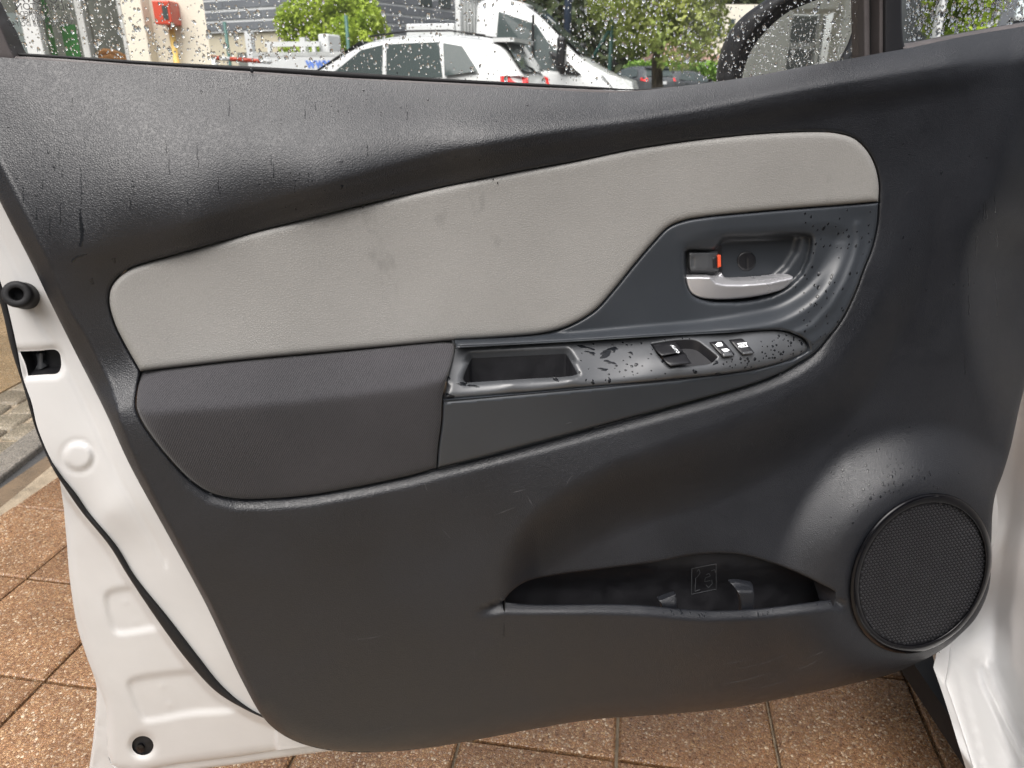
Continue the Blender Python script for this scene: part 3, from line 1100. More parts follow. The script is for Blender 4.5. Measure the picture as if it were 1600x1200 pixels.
def w_hnd(P):
    x, y = P[:, 0], P[:, 1]
    w = HW(P)
    fy = np.interp(x, HFOLD[:, 0], HFOLD[:, 1])
    top = (x > 1110) & (y < fy)
    w -= np.where(top, 1.25 * np.minimum(fy - y, 12), 0)
    d = sdist(P, HANDLE, True)
    return (w - fil(d, 3, 2.2)) * 1e-3


hnd = region('inner_handle', HANDLE, M['chrome'], w_hnd, trim, step=2.2, rings=(.6, 1.4, 2.6), back=.012)
LOCKH = cr([(1069.5, 391, 1), (1113, 388), (1121, 383), (1128, 384, 1), (1129, 426, 1), (1120, 431), (1070, 432, 1)], True, 3)
region('lock_housing', LOCKH, M['black'], lambda P: cup0(P) + .003, trim, step=4, rings=(1.2,), back=.01)
LOCK = cr([(1076.5, 392.5, 1), (1100, 392.5), (1122, 391.5, 1), (1121, 402), (1122, 424), (1112, 430, 1), (1082, 430, 1), (1078, 420)], True, 2.5)


def w_lock(P):
    x, y = P[:, 0], P[:, 1]
    w = 36 - 7 * (1 - smooth01((y - 391) / 5)) - 10 * smooth01((y - 420) / 11)
    w = w - 4 * smooth01((x - 1106) / 16)
    mark = (x > 1080) & (x < 1086) & (y > 403) & (y < 418)
    w -= np.where(mark, .8, 0)
    return (w - fil(sdist(P, LOCK, True), 2.5, 1.6)) * 1e-3


lk = region('lock_lever', LOCK, M['panel'], w_lock, trim, step=2.0, rings=(.6, 1.4), back=.014)
pill('lock_lever_rib', [(1113.5, 402.5, 1), (1120, 401.5, 1), (1120.5, 418, 1), (1114, 418.5, 1)], M['black'], lambda P: P[:, 0] * 0 + .034, .001, trim, r=1.4, rh=.8)
pill('red_lock_flag', [(1120.8, 399.5, 1), (1126.2, 398.5, 1), (1126.8, 416.5, 1), (1121.4, 418.5, 1)], M['red'], lambda P: P[:, 0] * 0 + .033, .001, trim, r=1.2, rh=.6)
SC = np.array([1166.5, 408.0])


def circ(c, rx, ry=None, n=40):
    t = np.linspace(0, 2 * np.pi, n, endpoint=False)
    return np.stack([c[0] + rx * np.cos(t), c[1] + (ry or rx) * np.sin(t)], 1)


def w_scr(P):
    r = np.hypot(P[:, 0] - SC[0], P[:, 1] - SC[1])
    slot = np.exp(-((P[:, 0] - SC[0] - .5) / 1.1)**2) * (P[:, 1] > 404) * (P[:, 1] < 420)
    return cup0(P) + (1.6 - fil(14.8 - r, 2.5, 1.4) - 1.0 * slot) * 1e-3


region('screw_cover', circ(SC, 14.8, 15.6), M['black'], w_scr, trim, step=1.8, rings=(.8, 1.8), back=.004)

# ---- speaker
M['grille'] = mat('grille_plastic', (.030, .030, .033), .38, build=fine(900, .1, .0002, (.3, .45), .2))
def w_spk(P):
    return (84 - .085 * (P[:, 0] - 1440) + .01 * (P[:, 1] - 897)) * 1e-3


prof = [(1.012, -8), (1.003, 0), (1.0, 1.5), (.990, 2.9), (.975, 4.3), (.955, 5.4), (.930, 5.8), (.908, 5.2), (.892, 3.6), (.886, 1), (.884, -3)]
V, Fc = [], []
n = 96
for s, h in prof:
    k = np.clip((1.0 - s) / .1, 0, 1)
    P = ellipse(s, SPK_C + np.array([2.5, 1.0]) * k)
    V += list(dpt(P, w_spk(P) + h * 1e-3))
for i in range(len(prof) - 1):
    for k in range(n):
        Fc.append((i * n + k, i * n + (k + 1) % n, (i + 1) * n + (k + 1) % n, (i + 1) * n + k))
spk = tag(empty('speaker', tuple(dpt([SPK_C], .08)[0])))
spk.parent = car
spk.matrix_parent_inverse = car.matrix_basis.inverted()


def sub(o, parent):
    """hang a piece traced in world space under a part that has an Empty of its own"""
    o.parent = parent
    o.matrix_parent_inverse = (car.matrix_basis @ parent.matrix_parent_inverse @ parent.matrix_basis).inverted() if parent.parent is car else parent.matrix_basis.inverted()
    return o


sub(mk('speaker_ring', V, [f[::-1] for f in Fc], M['gloss']), spk)
GC = SPK_C + np.array([2.5, 1.0])
disc = ellipse(.915, GC)
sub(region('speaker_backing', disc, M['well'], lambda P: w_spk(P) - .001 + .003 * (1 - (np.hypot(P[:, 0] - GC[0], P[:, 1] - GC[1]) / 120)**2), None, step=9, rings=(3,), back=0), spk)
V, Fc = [], []
pitch = 5.25
rowv = unit(np.array([1.0, -.16, 0]))[:2]
colv = np.array([.02, 1.0])
E9 = ellipse(.878, GC)
cen = []
for j in range(-32, 33):
    for i in range(-32, 33):
        c = GC + rowv * (i + .5 * (j & 1)) * (pitch * 1.06) + colv * j * pitch * .86
        cen.append(c)
cen = np.array(cen)
cen = cen[inside(cen, E9)]
for c in cen:
    q = np.array([c + np.array(o) for o in ((-2.45, -.1), (-1.2, -1.75), (1.2, -2.0), (2.45, -.3), (1.2, 1.55), (-1.2, 1.8))])
    inner = c + (q - c) * .55
    hh = .003 * (1 - (np.hypot(*(c - GC)) / 120)**2)
    a = dpt(q, w_spk(q) - .001 + hh)
    b = dpt(inner, w_spk(inner) + .0006 + hh)
    s = len(V)
    V += list(a) + list(b)
    Fc += [(s + 6 + k for k in range(6))]
    Fc[-1] = tuple(Fc[-1])[::-1]
    Fc += [(s + k, s + 6 + k, s + 6 + (k + 1) % 6, s + (k + 1) % 6) for k in range(6)]
gr = tag(sub(mk('speaker_grille', V, Fc, M['grille'], smooth=False), spk), kind='stuff')

SCR = []
for ln in ([(527, 992), (545, 998), (570, 998), (592, 994), (606, 988)], [(1148, 1046), (1200, 1034), (1242, 1016)], [(1120, 1070), (1166, 1062), (1212, 1048)], [(1236, 1050), (1262, 1040), (1290, 1024)], [(1126, 1038), (1180, 1030)], [(1258, 1030), (1300, 1012)], [(1178, 1078), (1240, 1060)],
           [(770, 806), (806, 792)], [(800, 770), (822, 764)], [(884, 760), (890, 748), (897, 741)], [(662, 752), (668, 768)], [(1085, 1022), (1096, 1026)], [(740, 1010), (742, 1030)], [(564, 1150), (640, 1128)], [(690, 826), (705, 842)], [(822, 772), (830, 786), (833, 792)]):
    SCR.append(cr(ln, False, 4))
V, Fc = [], []
r_ = np.random.default_rng(5)
for ln in SCR:
    t = np.gradient(ln, axis=0)
    t /= np.linalg.norm(t, axis=1)[:, None]
    nn = np.stack([-t[:, 1], t[:, 0]], 1)
    wd = r_.uniform(.2, .75, len(ln))[:, None] * np.sin(np.linspace(.15, 3.0, len(ln)))[:, None]
    b = len(V)
    V += list(dpt(ln + nn * wd, w_trim(ln + nn * wd) + 1.2e-4)) + list(dpt(ln - nn * wd, w_trim(ln - nn * wd) + 1.2e-4))
    n_ = len(ln)
    Fc += [(b + i, b + i + 1, b + n_ + i + 1, b + n_ + i) for i in range(n_ - 1)]
tag(mk('scuff', V, Fc, mat('scuffed_plastic', (.045, .045, .048), .6, build=fine(700, .4, .0002, (.5, .7), .4, 60)), trim), kind='stuff')

# ---- map pocket
def w_pock(P):
    return FLO(P) * 1e-3 - .024 - .022 * smooth01((P[:, 1] - 880) / 40)


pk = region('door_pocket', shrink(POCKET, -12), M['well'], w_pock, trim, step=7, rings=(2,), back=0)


def clip(pts, w0, curl, name='pocket_rib'):
    lp = cr(pts, True, 2.5)
    y0, y1 = lp[:, 1].min(), lp[:, 1].max()
    x0 = lp[:, 0].min()

    def f(P):
        return (w0 - curl * (1 - smooth01((P[:, 1] - y0) / 18)) - fil(sdist(P, lp, True), 2, 1.2)) * 1e-3
    return region(name, lp, M['trim'], f, trim, step=3, rings=(.8, 1.8), back=.006)


clip([(1141, 911, 1), (1150, 909.3), (1176, 913.0, 1), (1179, 935), (1177.5, 958, 1), (1158, 958, 1), (1157, 938), (1150, 921)], 82, 14)
clip([(1029, 938, 1), (1045, 932), (1056, 928.5, 1), (1058, 955, 1), (1035, 955, 1), (1033.5, 945)], 82, 6)


def strokes(lines, wdt):
    out = []
    for ln in lines:
        ln = np.array(ln, float)
        for a, b in zip(ln[:-1], ln[1:]):
            t = unit(np.append(b - a, 0))[:2]
            nn = np.array([-t[1], t[0]]) * wdt / 2
            out.append([a + nn, b + nn, b - nn, a - nn])
    return out


flat_sign('bottle_emblem', strokes([[(1081, 888.5), (1119, 881)], [(1080, 928.5), (1119, 920.5)], [(1081, 888.5), (1080.5, 928)], [(1119, 881), (1119, 920.5)],
                                    [(1089, 893), (1092, 889.5), (1094, 895), (1090, 901), (1086, 904)], [(1087, 904), (1086, 924), (1094, 921)], [(1103, 898), (1108, 896), (1110, 900), (1102, 903), (1101, 909), (1110, 907)], [(1103, 914), (1107, 918), (1113, 912), (1112, 906)], [(1111, 892), (1117, 890), (1118, 895)]], 1.1), M['panel'], w_pock, .0016, trim)
# ---- painted door shell behind the moulding
SHELLW = TPS([(-60, 200, 10), (0, 300, 2), (60, 400, 2), (130, 540, 5), (180, 640, 14), (230, 740, 24), (290, 850, 30), (350, 960, 32), (420, 1100, 30), (520, 1190, 26),
              (-30, 430, -12), (6, 456, -8), (26, 540, -9), (50, 631, -4), (93, 741, -2), (137, 800, 0), (183, 856, 4), (229, 920, 7), (275, 980, 10), (321, 1040, 12), (367, 1086, 15), (412, 1120, 20),
              (60, 500, -1), (75, 600, 1), (120, 712, 8), (170, 800, 15)])
SEAL_L = [(-40, 330), (-20, 420), (1.5, 479), (17.5, 546), (35, 600), (44, 631), (54, 666), (69, 704), (84, 735), (98, 757), (127, 799), (171, 853), (200, 900), (253, 979), (295, 1035), (337, 1080), (380, 1107), (430, 1130)]
SEAL_R = [(-30, 330), (-6, 420), (6, 456), (15, 491), (26, 540), (36, 590), (50, 631), (58, 666), (73, 704), (93, 741), (117, 771), (137, 800), (183, 856), (209.5, 900), (261.5, 965), (309, 1026.5), (343, 1069), (374, 1097), (408, 1118), (440, 1126)]
SR = cr(SEAL_R, False, 5)
SL = cr(SEAL_L, False, 5)
LOWAREA = np.vstack([SL, np.array([(440, 1260), (60, 1260), (60, 700)])])
DENT1 = cr([(160, 932), (168, 920), (230, 911), (262, 912), (330, 960), (300, 990), (262, 985), (182, 994), (172, 985)], True, 4)
DENT2 = cr([(195, 1068), (203, 1058), (300, 1043), (345, 1042), (400, 1090), (372, 1112), (300, 1120), (226, 1131), (217, 1124)], True, 4)
PLUG = circ((223, 1165), 17, 15)
DOTS = [(195, 941), (214, 972), (254, 1072), (265, 1101)]
HEM = np.array([(92, 742), (105, 833), (111.5, 900), (122, 960), (135, 1021), (152, 1066), (164, 1098), (166, 1110), (168, 1176), (174, 1195), (186, 1203), (215, 1206), (247, 1199), (281, 1193), (360, 1183.5), (450, 1170), (540, 1160)], float)


def w_shell(P):
    x, y = P[:, 0], P[:, 1]
    w = SHELLW(P)
    low = inside(P, LOWAREA)
    ds = sdist(P, SL)
    w -= np.where(low, 12 * smooth01(ds / 10), 0)
    for dn in (DENT1, DENT2):
        w -= np.where(inside(P, dn) & low, 4.5 * smooth01(sdist(P, dn, True) / 12), 0)
    for c in DOTS:
        r = np.hypot(x - c[0], y - c[1])
        w += .9 * np.exp(-(r / 4.5)**4)
    r = np.hypot(x - 122, (y - 713) * 1.05)
    w += 2.6 * (1 - smooth01((r - 17) / 7)) - 1.3 * np.exp(-((r - 26) / 4)**2)
    r = np.hypot(x - 223, (y - 1165) * 1.08)
    w -= 5 * (1 - smooth01((r - 14) / 12))
    # pressed edge beside the latch slot and faint step along the trim
    w -= 3.5 * (1 - smooth01(sdist(P, SLOT, True) / 9))
    w -= 2.0 * np.exp(-(sdist(P, FLANK + np.array([-22, 8])) / 5)**2) * (x < 260)
    w -= np.where(low, fil(sdist(P, HEM), 14, 7), 0)
    return w * 1e-3


SLOT = cr([(31, 549, 1), (60, 548), (86, 546.5), (93, 552), (95, 575), (90, 583), (70, 585), (44, 587, 1), (40, 570)], True, 3)
shell_out = np.vstack([cr([(-60, 330), (-30, 330), (-6, 420), (6, 456), (15, 491), (26, 540), (36, 590), (50, 631), (58, 666), (73, 704), (90, 738)], False, 5), cr([tuple(p) for p in HEM], False, 5), np.array([(560, 1140), (440, 1090), (360, 960), (290, 830), (200, 660), (150, 570), (90, 460), (30, 330), (0, 260), (-60, 190)])])
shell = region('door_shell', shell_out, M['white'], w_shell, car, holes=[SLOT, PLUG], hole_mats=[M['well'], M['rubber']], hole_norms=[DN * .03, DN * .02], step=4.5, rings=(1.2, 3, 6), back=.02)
SKIN = cr([(70, 700, 1), (92, 745), (103, 833), (109, 905), (121, 980), (134, 1022), (150, 1068), (151, 1085), (146, 1150), (138, 1215), (137, 1260, 1), (240, 1225), (290, 1206), (370, 1194), (450, 1182), (560, 1168, 1), (500, 1100), (300, 1000), (120, 740)], True, 6)
SKW = lambda P: (SHELLW(P) - 26) * 1e-3
region('outer_skin', SKIN, M['white'], lambda P: SKW(P) - fil(sdist(P, SKIN, True), 6, 5) * 1e-3 - .0025 * np.exp(-((sdist(P, np.array([(166, 1110), (168, 1176), (150, 1215)], float)) - 8) / 1.5)**2), shell, step=8, rings=(1.5, 3, 6), back=.02)
# rubber seal round the door
so = np.vstack([SL, SR[::-1]])


def w_seal(P):
    d = sdist(P, so, True)
    return (SHELLW(P) + 7 - 5 * (1 - np.sqrt(np.clip(1 - (1 - np.clip(d / 7, 0, 1))**2, 0, 1))) - 7 * smooth01((745 - P[:, 1]) / 60)) * 1e-3


region('door_seal', so, M['rubber'], w_seal, shell, step=4, rings=(1.2, 3), back=.012)
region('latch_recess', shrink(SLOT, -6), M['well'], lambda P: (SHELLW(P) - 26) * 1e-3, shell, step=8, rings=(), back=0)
region('latch_claw', cr([(56, 553, 1), (66, 552.5), (67, 566), (74, 571, 1), (66, 576), (54, 578, 1), (59, 566)], True, 3), M['panel'], lambda P: (SHELLW(P) - 16 - .5 * np.abs(P[:, 0] - 62)) * 1e-3, shell, step=4, rings=(1.2,), back=.008)
# bump stop
p0 = dpt([(37, 462)], .004)[0]
p1 = dpt([(25, 459.5)], .028)[0]
ax = unit(p1 - p0)
u = unit(np.cross(ax, [0, 0, 1]))
v = np.cross(ax, u)
L = np.linalg.norm(p1 - p0)
V, Fc = [], []
pr = [(.0122, -.3), (.0122, .0), (.0115, .45), (.0118, .5), (.0118, .9), (.0105, 1.0), (.0062, 1.0), (.0056, .96), (.0054, .55), (.0, .5)]
n = 28
for r, h in pr:
    for k in range(n):
        a = 2 * math.pi * k / n
        V.append(p0 + ax * L * h + (u * math.cos(a) + v * math.sin(a)) * max(r, 1e-5))
for i in range(len(pr) - 1):
    for k in range(n):
        Fc.append((i * n + k, i * n + (k + 1) % n, (i + 1) * n + (k + 1) % n, (i + 1) * n + k))
mk('bump_stop', V, Fc, M['rubber'], shell)
# plug in the lower corner
region('drain_plug', shrink(PLUG, -3), M['rubber'], lambda P: (SHELLW(P) - 14 - 6) * 1e-3 + .002 * np.exp(-(((P[:, 0] - 219) / 7)**2 + ((P[:, 1] - 1169) / 7)**2)) + .003 * np.exp(-(((P[:, 0] - 230) / 5)**2 + ((P[:, 1] - 1159) / 5)**2)), shell, step=3, rings=(1.2,), back=0)
region('plug_pin', circ((219, 1170), 6, 6.5, 20), M['gloss'], lambda P: (SHELLW(P) - 14) * 1e-3 - .001 * (np.hypot(P[:, 0] - 219, P[:, 1] - 1170) / 6)**2, shell, step=3, rings=(1.2,), back=.006)

# ---- glass line: seals, side glass, frame
GL = [(-80, 76), (21, 82), (100, 87), (205, 94), (300, 99.5), (400, 104), (550, 113), (700, 123), (850, 131), (930, 135.5), (1000, 139.5), (1060, 134)]
GM = [(-80, 82), (21, 87.5), (100, 92), (205, 100), (300, 106), (400, 112), (550, 122), (700, 129), (850, 136.5), (930, 140), (1000, 141.5), (1060, 135.5)]
GB = [(-80, 88), (21, 95), (100, 100), (205, 107), (300, 113), (400, 119), (550, 128), (700, 136), (850, 144), (930, 147), (1000, 145), (1060, 139)]


def band(name, up, lo, m, w0, w1, parent, back=.01, crown=.0, k=5):
    A, B = cr(up, False, 8), None
    ux = np.array(up, float)
    lx = np.array(lo, float)
    V, Fc = [], []
    for p in A:
        yb = np.interp(p[0], lx[:, 0], lx[:, 1])
        for j in range(k):
            t = j / (k - 1)
            q = np.array([[p[0], p[1] + (yb - p[1]) * t]])
            V.append(dpt(q, w0 + (w1 - w0) * t + crown * math.sin(math.pi * t))[0])
        V.append(V[-k] - DN * back)
    kk = k + 1
    for i in range(len(A) - 1):
        for j in range(k - 1):
            Fc.append((i * kk + j, i * kk + j + 1, (i + 1) * kk + j + 1, (i + 1) * kk + j))
        Fc.append((i * kk + k, i * kk, (i + 1) * kk, (i + 1) * kk + k))
    return mk(name, V, Fc, m, parent)


wnd = tag(empty('window', tuple(dpt([(700, 60)], -.03)[0])))
wnd.parent = car
wnd.matrix_parent_inverse = car.matrix_basis.inverted()
sub(band('glass_seal', GL, GM, M['rubber'], -.016, -.016, None, crown=.001), wnd)
sub(band('waist_strip', GM, GB, M['greyseal'], -.008, -.004, None, crown=.002), wnd)
GW = -.028
gp = np.array([(-70, 77), (21, 84), (205, 96), (400, 107), (700, 126), (1000, 144), (1060, 150), (1362, 150), (1362, -260), (-160, -260)], float)
gv = dpt(gp, GW)
go = sub(mk('window_glass', list(gv) + list(gv - DN * .0032), [tuple(range(10))[::-1], tuple(range(10, 20))] + [(i, (i + 1) % 10, 10 + (i + 1) % 10, 10 + i) for i in range(10)], M['glass'], smooth=False), wnd)
# only one sheet bends light visibly: keep the pane single sided for speed
bm = bmesh.new()
bm.from_mesh(go.data)
bm.faces.ensure_lookup_table()
bmesh.ops.delete(bm, geom=[f for f in bm.faces if f.index >= 1], context='FACES')
bm.to_mesh(go.data)
bm.free()


def bar(name, poly, m, w0, back, parent, crown=0.0):
    lp = cr(poly, True, 6)
    x0, x1 = lp[:, 0].min(), lp[:, 0].max()
    return region(name, lp, m, lambda P: w0 - fil(sdist(P, lp, True), 4, 1.5) * 1e-3, parent, step=10, rings=(1.2, 3), back=back)


sub(bar('rear_frame', [(-10, 24, 1), (4, 48), (14, 72), (25, 93, 1), (10, 97), (-90, 92, 1), (-240, -268, 1), (-160, -268, 1), (-52, -60)], M['greyseal'], -.004, .03, None), wnd)
sub(bar('glass_channel', [(1345, -268, 1), (1357, -268, 1), (1359, 96, 1), (1350, 98, 1)], M['greyseal'], -.018, .02, None), wnd)
sub(bar('channel_rubber', [(1357, -268, 1), (1375, -268, 1), (1374, 94, 1), (1358, 98, 1)], M['rubber'], -.024, .02, None), wnd)
sub(bar('division_bar', [(1374, -268, 1), (1384, -268, 1), (1383, 94, 1), (1373, 96, 1)], M['greyseal'], -.010, .03, None), wnd)
sub(bar('division_post', [(1383, -268, 1), (1415, -268, 1), (1412, 66), (1420, 86, 1), (1382, 96, 1)], M['black'], -.006, .04, None), wnd)
sub(bar('top_frame', [(-235, -262, 1), (1416, -262, 1), (1416, -312, 1), (-252, -312, 1)], M['greyseal'], -.004, .03, None), wnd)
q = np.array([(1408, -80), (1408, 84), (1500, 64), (1600, 45), (1760, 16), (1760, -80)], float)
qv = dpt(q, -.022)
sub(mk('quarter_glass', qv, [tuple(range(6))], M['glass'], smooth=False), wnd)
sub(band('quarter_seal', [(1411, 68), (1425, 66.5), (1500, 52.5), (1600, 35), (1760, 8)], [(1411, 76), (1425, 75), (1500, 61.5), (1600, 44), (1760, 18)], M['greyseal'], -.020, -.004, None, crown=.004), wnd)

# etched maker's marks, seen from the inside of the pane so they read backwards
gr_, gu_ = -DD, np.array([0, 0, 1.0])
for body, (px, py), s in (('TOYOTA', (64, -1), .0088), ('PILKINGTON', (68, 11), .0074), ('TEMPERED', (57, 22), .0054), ('43R-00156', (57, 30), .0054), ('AS2 M228 DOT482', (53, 38), .0054), ('E', (105, 31), .0060), ('1', (100, 34), .0030)):
    sub(lettering('glass_etching', body, s, M['etch'], gr_, gu_, DN, dpt([(px, py)], GW + .0012)[0], None), wnd)
ci = circ((104, 32), 9.2, 8.8, 32)
co_ = circ((104, 32), 8.4, 8.0, 32)
rv = list(dpt(ci, GW + .0012)) + list(dpt(co_, GW + .0012))
sub(mk('glass_etching', rv, [(k, (k + 1) % 32, 32 + (k + 1) % 32, 32 + k) for k in range(32)], M['etch'], smooth=False), wnd)

# ---- door mirror outside the glass
MW = -.16
MG = cr([(1157, 150, 1), (1158, 128), (1166, 96), (1176, 74), (1196, 49), (1226, 22), (1262, 5), (1300, -8), (1350, -18, 1), (1340, 18), (1326, 64), (1310, 100), (1306, 150, 1)], True, 4)
MO = cr([(1117, 170, 1), (1119, 125), (1123, 92), (1136, 56), (1158, 28), (1190, 4), (1240, -26), (1300, -44), (1372, -54, 1), (1372, 170, 1)], True, 4)


MC = dpt([(1255, 60)], MW)[0]
MNORM = unit([-.45, -.89, .03])


def w_mplane(P):
    R = rays(P)
    t = (MNORM @ (MC - CAMP)) / (R @ MNORM)
    return (R * t[:, None] + CAMP - D0) @ DN


def w_mh(P):
    d = sdist(P, MG[:-12], False)
    e = sdist(P, MO, True)
    return w_mplane(P) - .002 + .017 * smooth01(d / 16) - fil(e, 14, 12) * 1e-3


mir = region('side_mirror', MO, M['black'], w_mh, car, holes=[MG], step=5, rings=(1.2, 3, 6), back=.07, norm=unit([-.42, -.9, 0]), hole_norms=[lambda q: -.09 * unit(rays([q])[0])])
mg2 = dpt(MG, w_mplane(MG) - .003)
mk('mirror_glass', mg2, [tuple(range(len(mg2)))[::-1]], M['mirror'], mir, smooth=False)
MG_C = MC - MNORM * .003

# ---- car body on the hinge side
BY = TPS([(1470, 1055, .80), (1520, 1200, .668), (1495, 1130, .725), (1490, 1010, .89), (1520, 975, .95), (1545, 930, .985), (1552, 800, 1.03), (1570, 720, 1.03), (1600, 610, 1.03), (1640, 400, 1.03), (1500, 960, 1.03), (1480, 900, 1.04), (1520, 800, 1.05),
          (1540, 1040, .86), (1560, 990, .90), (1580, 900, .95), (1600, 820, .985), (1620, 700, .98), (1660, 600, .97), (1600, 1010, .84), (1600, 950, .89), (1640, 900, .87), (1640, 1000, .80), (1680, 800, .88),
          (1560, 1130, .755), (1580, 1200, .69), (1610, 1200, .665), (1640, 1100, .715), (1700, 1000, .73), (1700, 1200, .62), (1720, 700, .88), (1800, 900, .70), (1800, 1200, .56), (1550, 1300, .60), (1640, 1300, .58), (1800, 600, .84)])
BODY_OUT = cr([(1476, 1068, 1), (1482, 1035), (1486, 1005), (1497, 985), (1500, 900), (1500, 800), (1530, 700), (1560, 560), (1600, 380, 1), (1850, 380, 1), (1850, 1330, 1), (1562, 1330, 1), (1520, 1200), (1498, 1130), (1485, 1092)], True, 6)
RIDGE = np.array([(1535, 1046), (1545, 1075), (1562, 1110), (1580, 1150), (1600, 1192), (1640, 1280)], float)
CREASE = np.array([(1600, 560), (1580, 760), (1562, 880), (1552, 960), (1553, 1040), (1580, 1110), (1620, 1200), (1650, 1260)], float)


def w_body(P):
    Y = BY(P)
    x, y = P[:, 0], P[:, 1]
    Y = Y - .007 * np.exp(-(sdist(P, RIDGE) / 5)**2) + .005 * np.exp(-((sdist(P, RIDGE) - 9) / 4)**2)
    e = sdist(P, BODY_OUT[(BODY_OUT[:, 1] > 1000) & (BODY_OUT[:, 0] < 1570)], False)
    Y = Y + fil(e, 10, 5) * 1e-3
    right = smooth01((x - np.interp(y, CREASE[:, 1], CREASE[:, 0])) / 30)
    Y = Y - .03 * right
    return Y


body = region('car_body', BODY_OUT, M['white'], w_body, car, step=6, rings=(1.5, 3, 6), back=.03, place=ypt, norm=np.array([0, -1.0, 0]))
region('sill_flange', cr([(1457, 1012, 1), (1467, 1011, 1), (1474, 1040), (1481, 1060, 1), (1474, 1066), (1471, 1060, 1)], True, 3), M['white'], lambda P: .86 + 0 * P[:, 0], body, step=8, rings=(1.2,), back=.01, place=ypt, norm=np.array([0, -1.0, 0]))
region('hinge_cover', cr([(1470, 1030, 1), (1472, 1000, 1), (1500, 978), (1506, 977), (1510, 981), (1509, 990), (1490, 998), (1480, 1012), (1479, 1040, 1)], True, 3), M['rubber'], lambda P: 1.0 - fil(sdist(P, np.array([(1500, 978), (1506, 977), (1510, 981), (1509, 990)], float)), 4, 3) * 1e-3, body, step=6, rings=(1.2, 3), back=.03, place=ypt, norm=np.array([0, -1.0, 0]))
region('door_check_strap', cr([(1548, 790, 1), (1555, 770), (1559, 790), (1558, 830), (1551, 855), (1549, 860, 1)], True, 3), M['white'], lambda P: .985 + 0 * P[:, 0], body, step=6, rings=(1.2, 3), back=.02, place=ypt, norm=np.array([0, -1.0, 0]))
# ---- the rest of the car: roof, centre pillar, rear side, seat (to the right of and behind the viewer)
def prism_y(name, prof, y0, y1, m, parent, smooth=False):
    n = len(prof)
    V = [(x, y0, z) for x, z in prof] + [(x, y1, z) for x, z in prof]
    Fc = [(i, (i + 1) % n, n + (i + 1) % n, n + i) for i in range(n)] + [tuple(range(n))[::-1], tuple(range(n, 2 * n))]
    return mk(name, V, Fc, m, parent, smooth)


prism_y('car_roof', [(1.06, 1.38), (1.10, 1.45), (1.25, 1.50), (1.70, 1.53), (2.15, 1.50), (2.30, 1.45), (2.34, 1.38), (2.20, 1.42), (1.70, 1.47), (1.20, 1.42)], -2.7, .55, M['white'], car)
prism_y('centre_pillar', [(.93, .30), (.90, .60), (.92, .95), (1.06, 1.40), (1.14, 1.40), (1.02, .95), (1.02, .30)], -.34, -.20, M['white'], car)
prism_y('rear_side', [(.92, .22), (.88, .50), (.88, .80), (.93, .98), (1.00, .98), (1.00, .22)], -2.9, -.345, M['white'], car)
prism_y('rear_side_glass', [(.95, .985), (1.06, 1.375), (1.08, 1.375), (.97, .985)], -2.6, -.345, M['carglass'], car)
prism_y('cabin_floor', [(1.0, .22), (1.0, .30), (2.3, .30), (2.3, .22)], -2.9, .80, M['well'], car)
prism_y('underbody', [(.66, .17), (.66, .21), (2.4, .21), (2.4, .17)], -2.9, 1.5, M['rubber'], car)
prism_y('far_side', [(2.36, .22), (2.44, .60), (2.42, .95), (2.34, 1.38), (2.30, 1.38), (2.36, .95), (2.36, .22)], -2.9, 1.1, M['rubber'], car)
st = prism_y('front_seat', [(1.15, .32), (1.12, .52), (1.18, .58), (1.55, .58), (1.62, .52), (1.58, .32)], -.25, .33, M['fabric'], car)
prism_y('seat_back', [(1.16, .55), (1.14, .80), (1.22, 1.16), (1.30, 1.30), (1.45, 1.30), (1.52, 1.16), (1.60, .80), (1.58, .55)], -.42, -.24, M['fabric'], st)

# ================================================================== BACKGROUND
M['cream'] = mat('cream_render', (.70, .66, .56), .8, build=fine(40, .25, .004, (.7, .9), .08, 1.5))
M['beige'] = mat('beige_render', (.50, .45, .34), .85, build=fine(40, .25, .004, (.7, .9), .1, 1.5))
M['clad'] = mat('grey_cladding', (.14, .15, .165), .5, build=fine(20, .1, .004, (.4, .6), .12, 1))
M['pale'] = mat('pale_grey_paint', (.62, .63, .63), .5, build=fine(20, .1, .004, (.4, .6), .05, 1))
M['darkin'] = mat('dim_interior', (.16, .165, .15), .7, build=fine(5, .1, .01, (.6, .8), .4, 3))
M['shopglass'] = glass_mat('shop_glass', (.92, .95, .94), .04)
M['green'] = mat('green_poster', (.10, .42, .11), .5, build=fine(20, .05, .002, None, .2, 6))
M['paper'] = mat('white_notice', (.70, .78, .80), .6, build=fine(40, .05, .001, None, .06, 30))
M['blue'] = mat('blue_sign', (.12, .22, .60), .5, build=fine(20, .05, .001, None, .1, 6))
M['orange'] = mat('orange_display', (.65, .28, .09), .6, build=fine(20, .1, .004, None, .25, 5))
M['firered'] = mat('red_enamel', (.50, .06, .03), .35, build=fine(20, .05, .002, (.3, .45), .08, 6))
M['yellow'] = mat('yellow_pipe_paint', (.62, .42, .12), .5, build=fine(30, .1, .002, (.4, .6), .12, 8))
M['steelgreen'] = mat('dark_green_steel', (.03, .10, .085), .45, build=fine(30, .1, .002, (.4, .5), .15, 6))
M['navy'] = mat('dark_blue_steel', (.03, .045, .075), .45, build=fine(30, .1, .002, (.4, .5), .15, 6))
M['vanwhite'] = mat('white_van_paint', (.62, .63, .63), .3, coat=.4, build=fine(4, .02, .002, (.25, .35), .03, 2))
M['alloy'] = mat('dull_aluminium', (.55, .56, .55), .5, metal=.4, build=fine(30, .1, .002, (.4, .6), .1, 5))
M['greycar'] = mat('dark_grey_car_paint', (.07, .075, .08), .25, coat=.6, build=fine(4, .02, .002, (.2, .32), .05, 2))
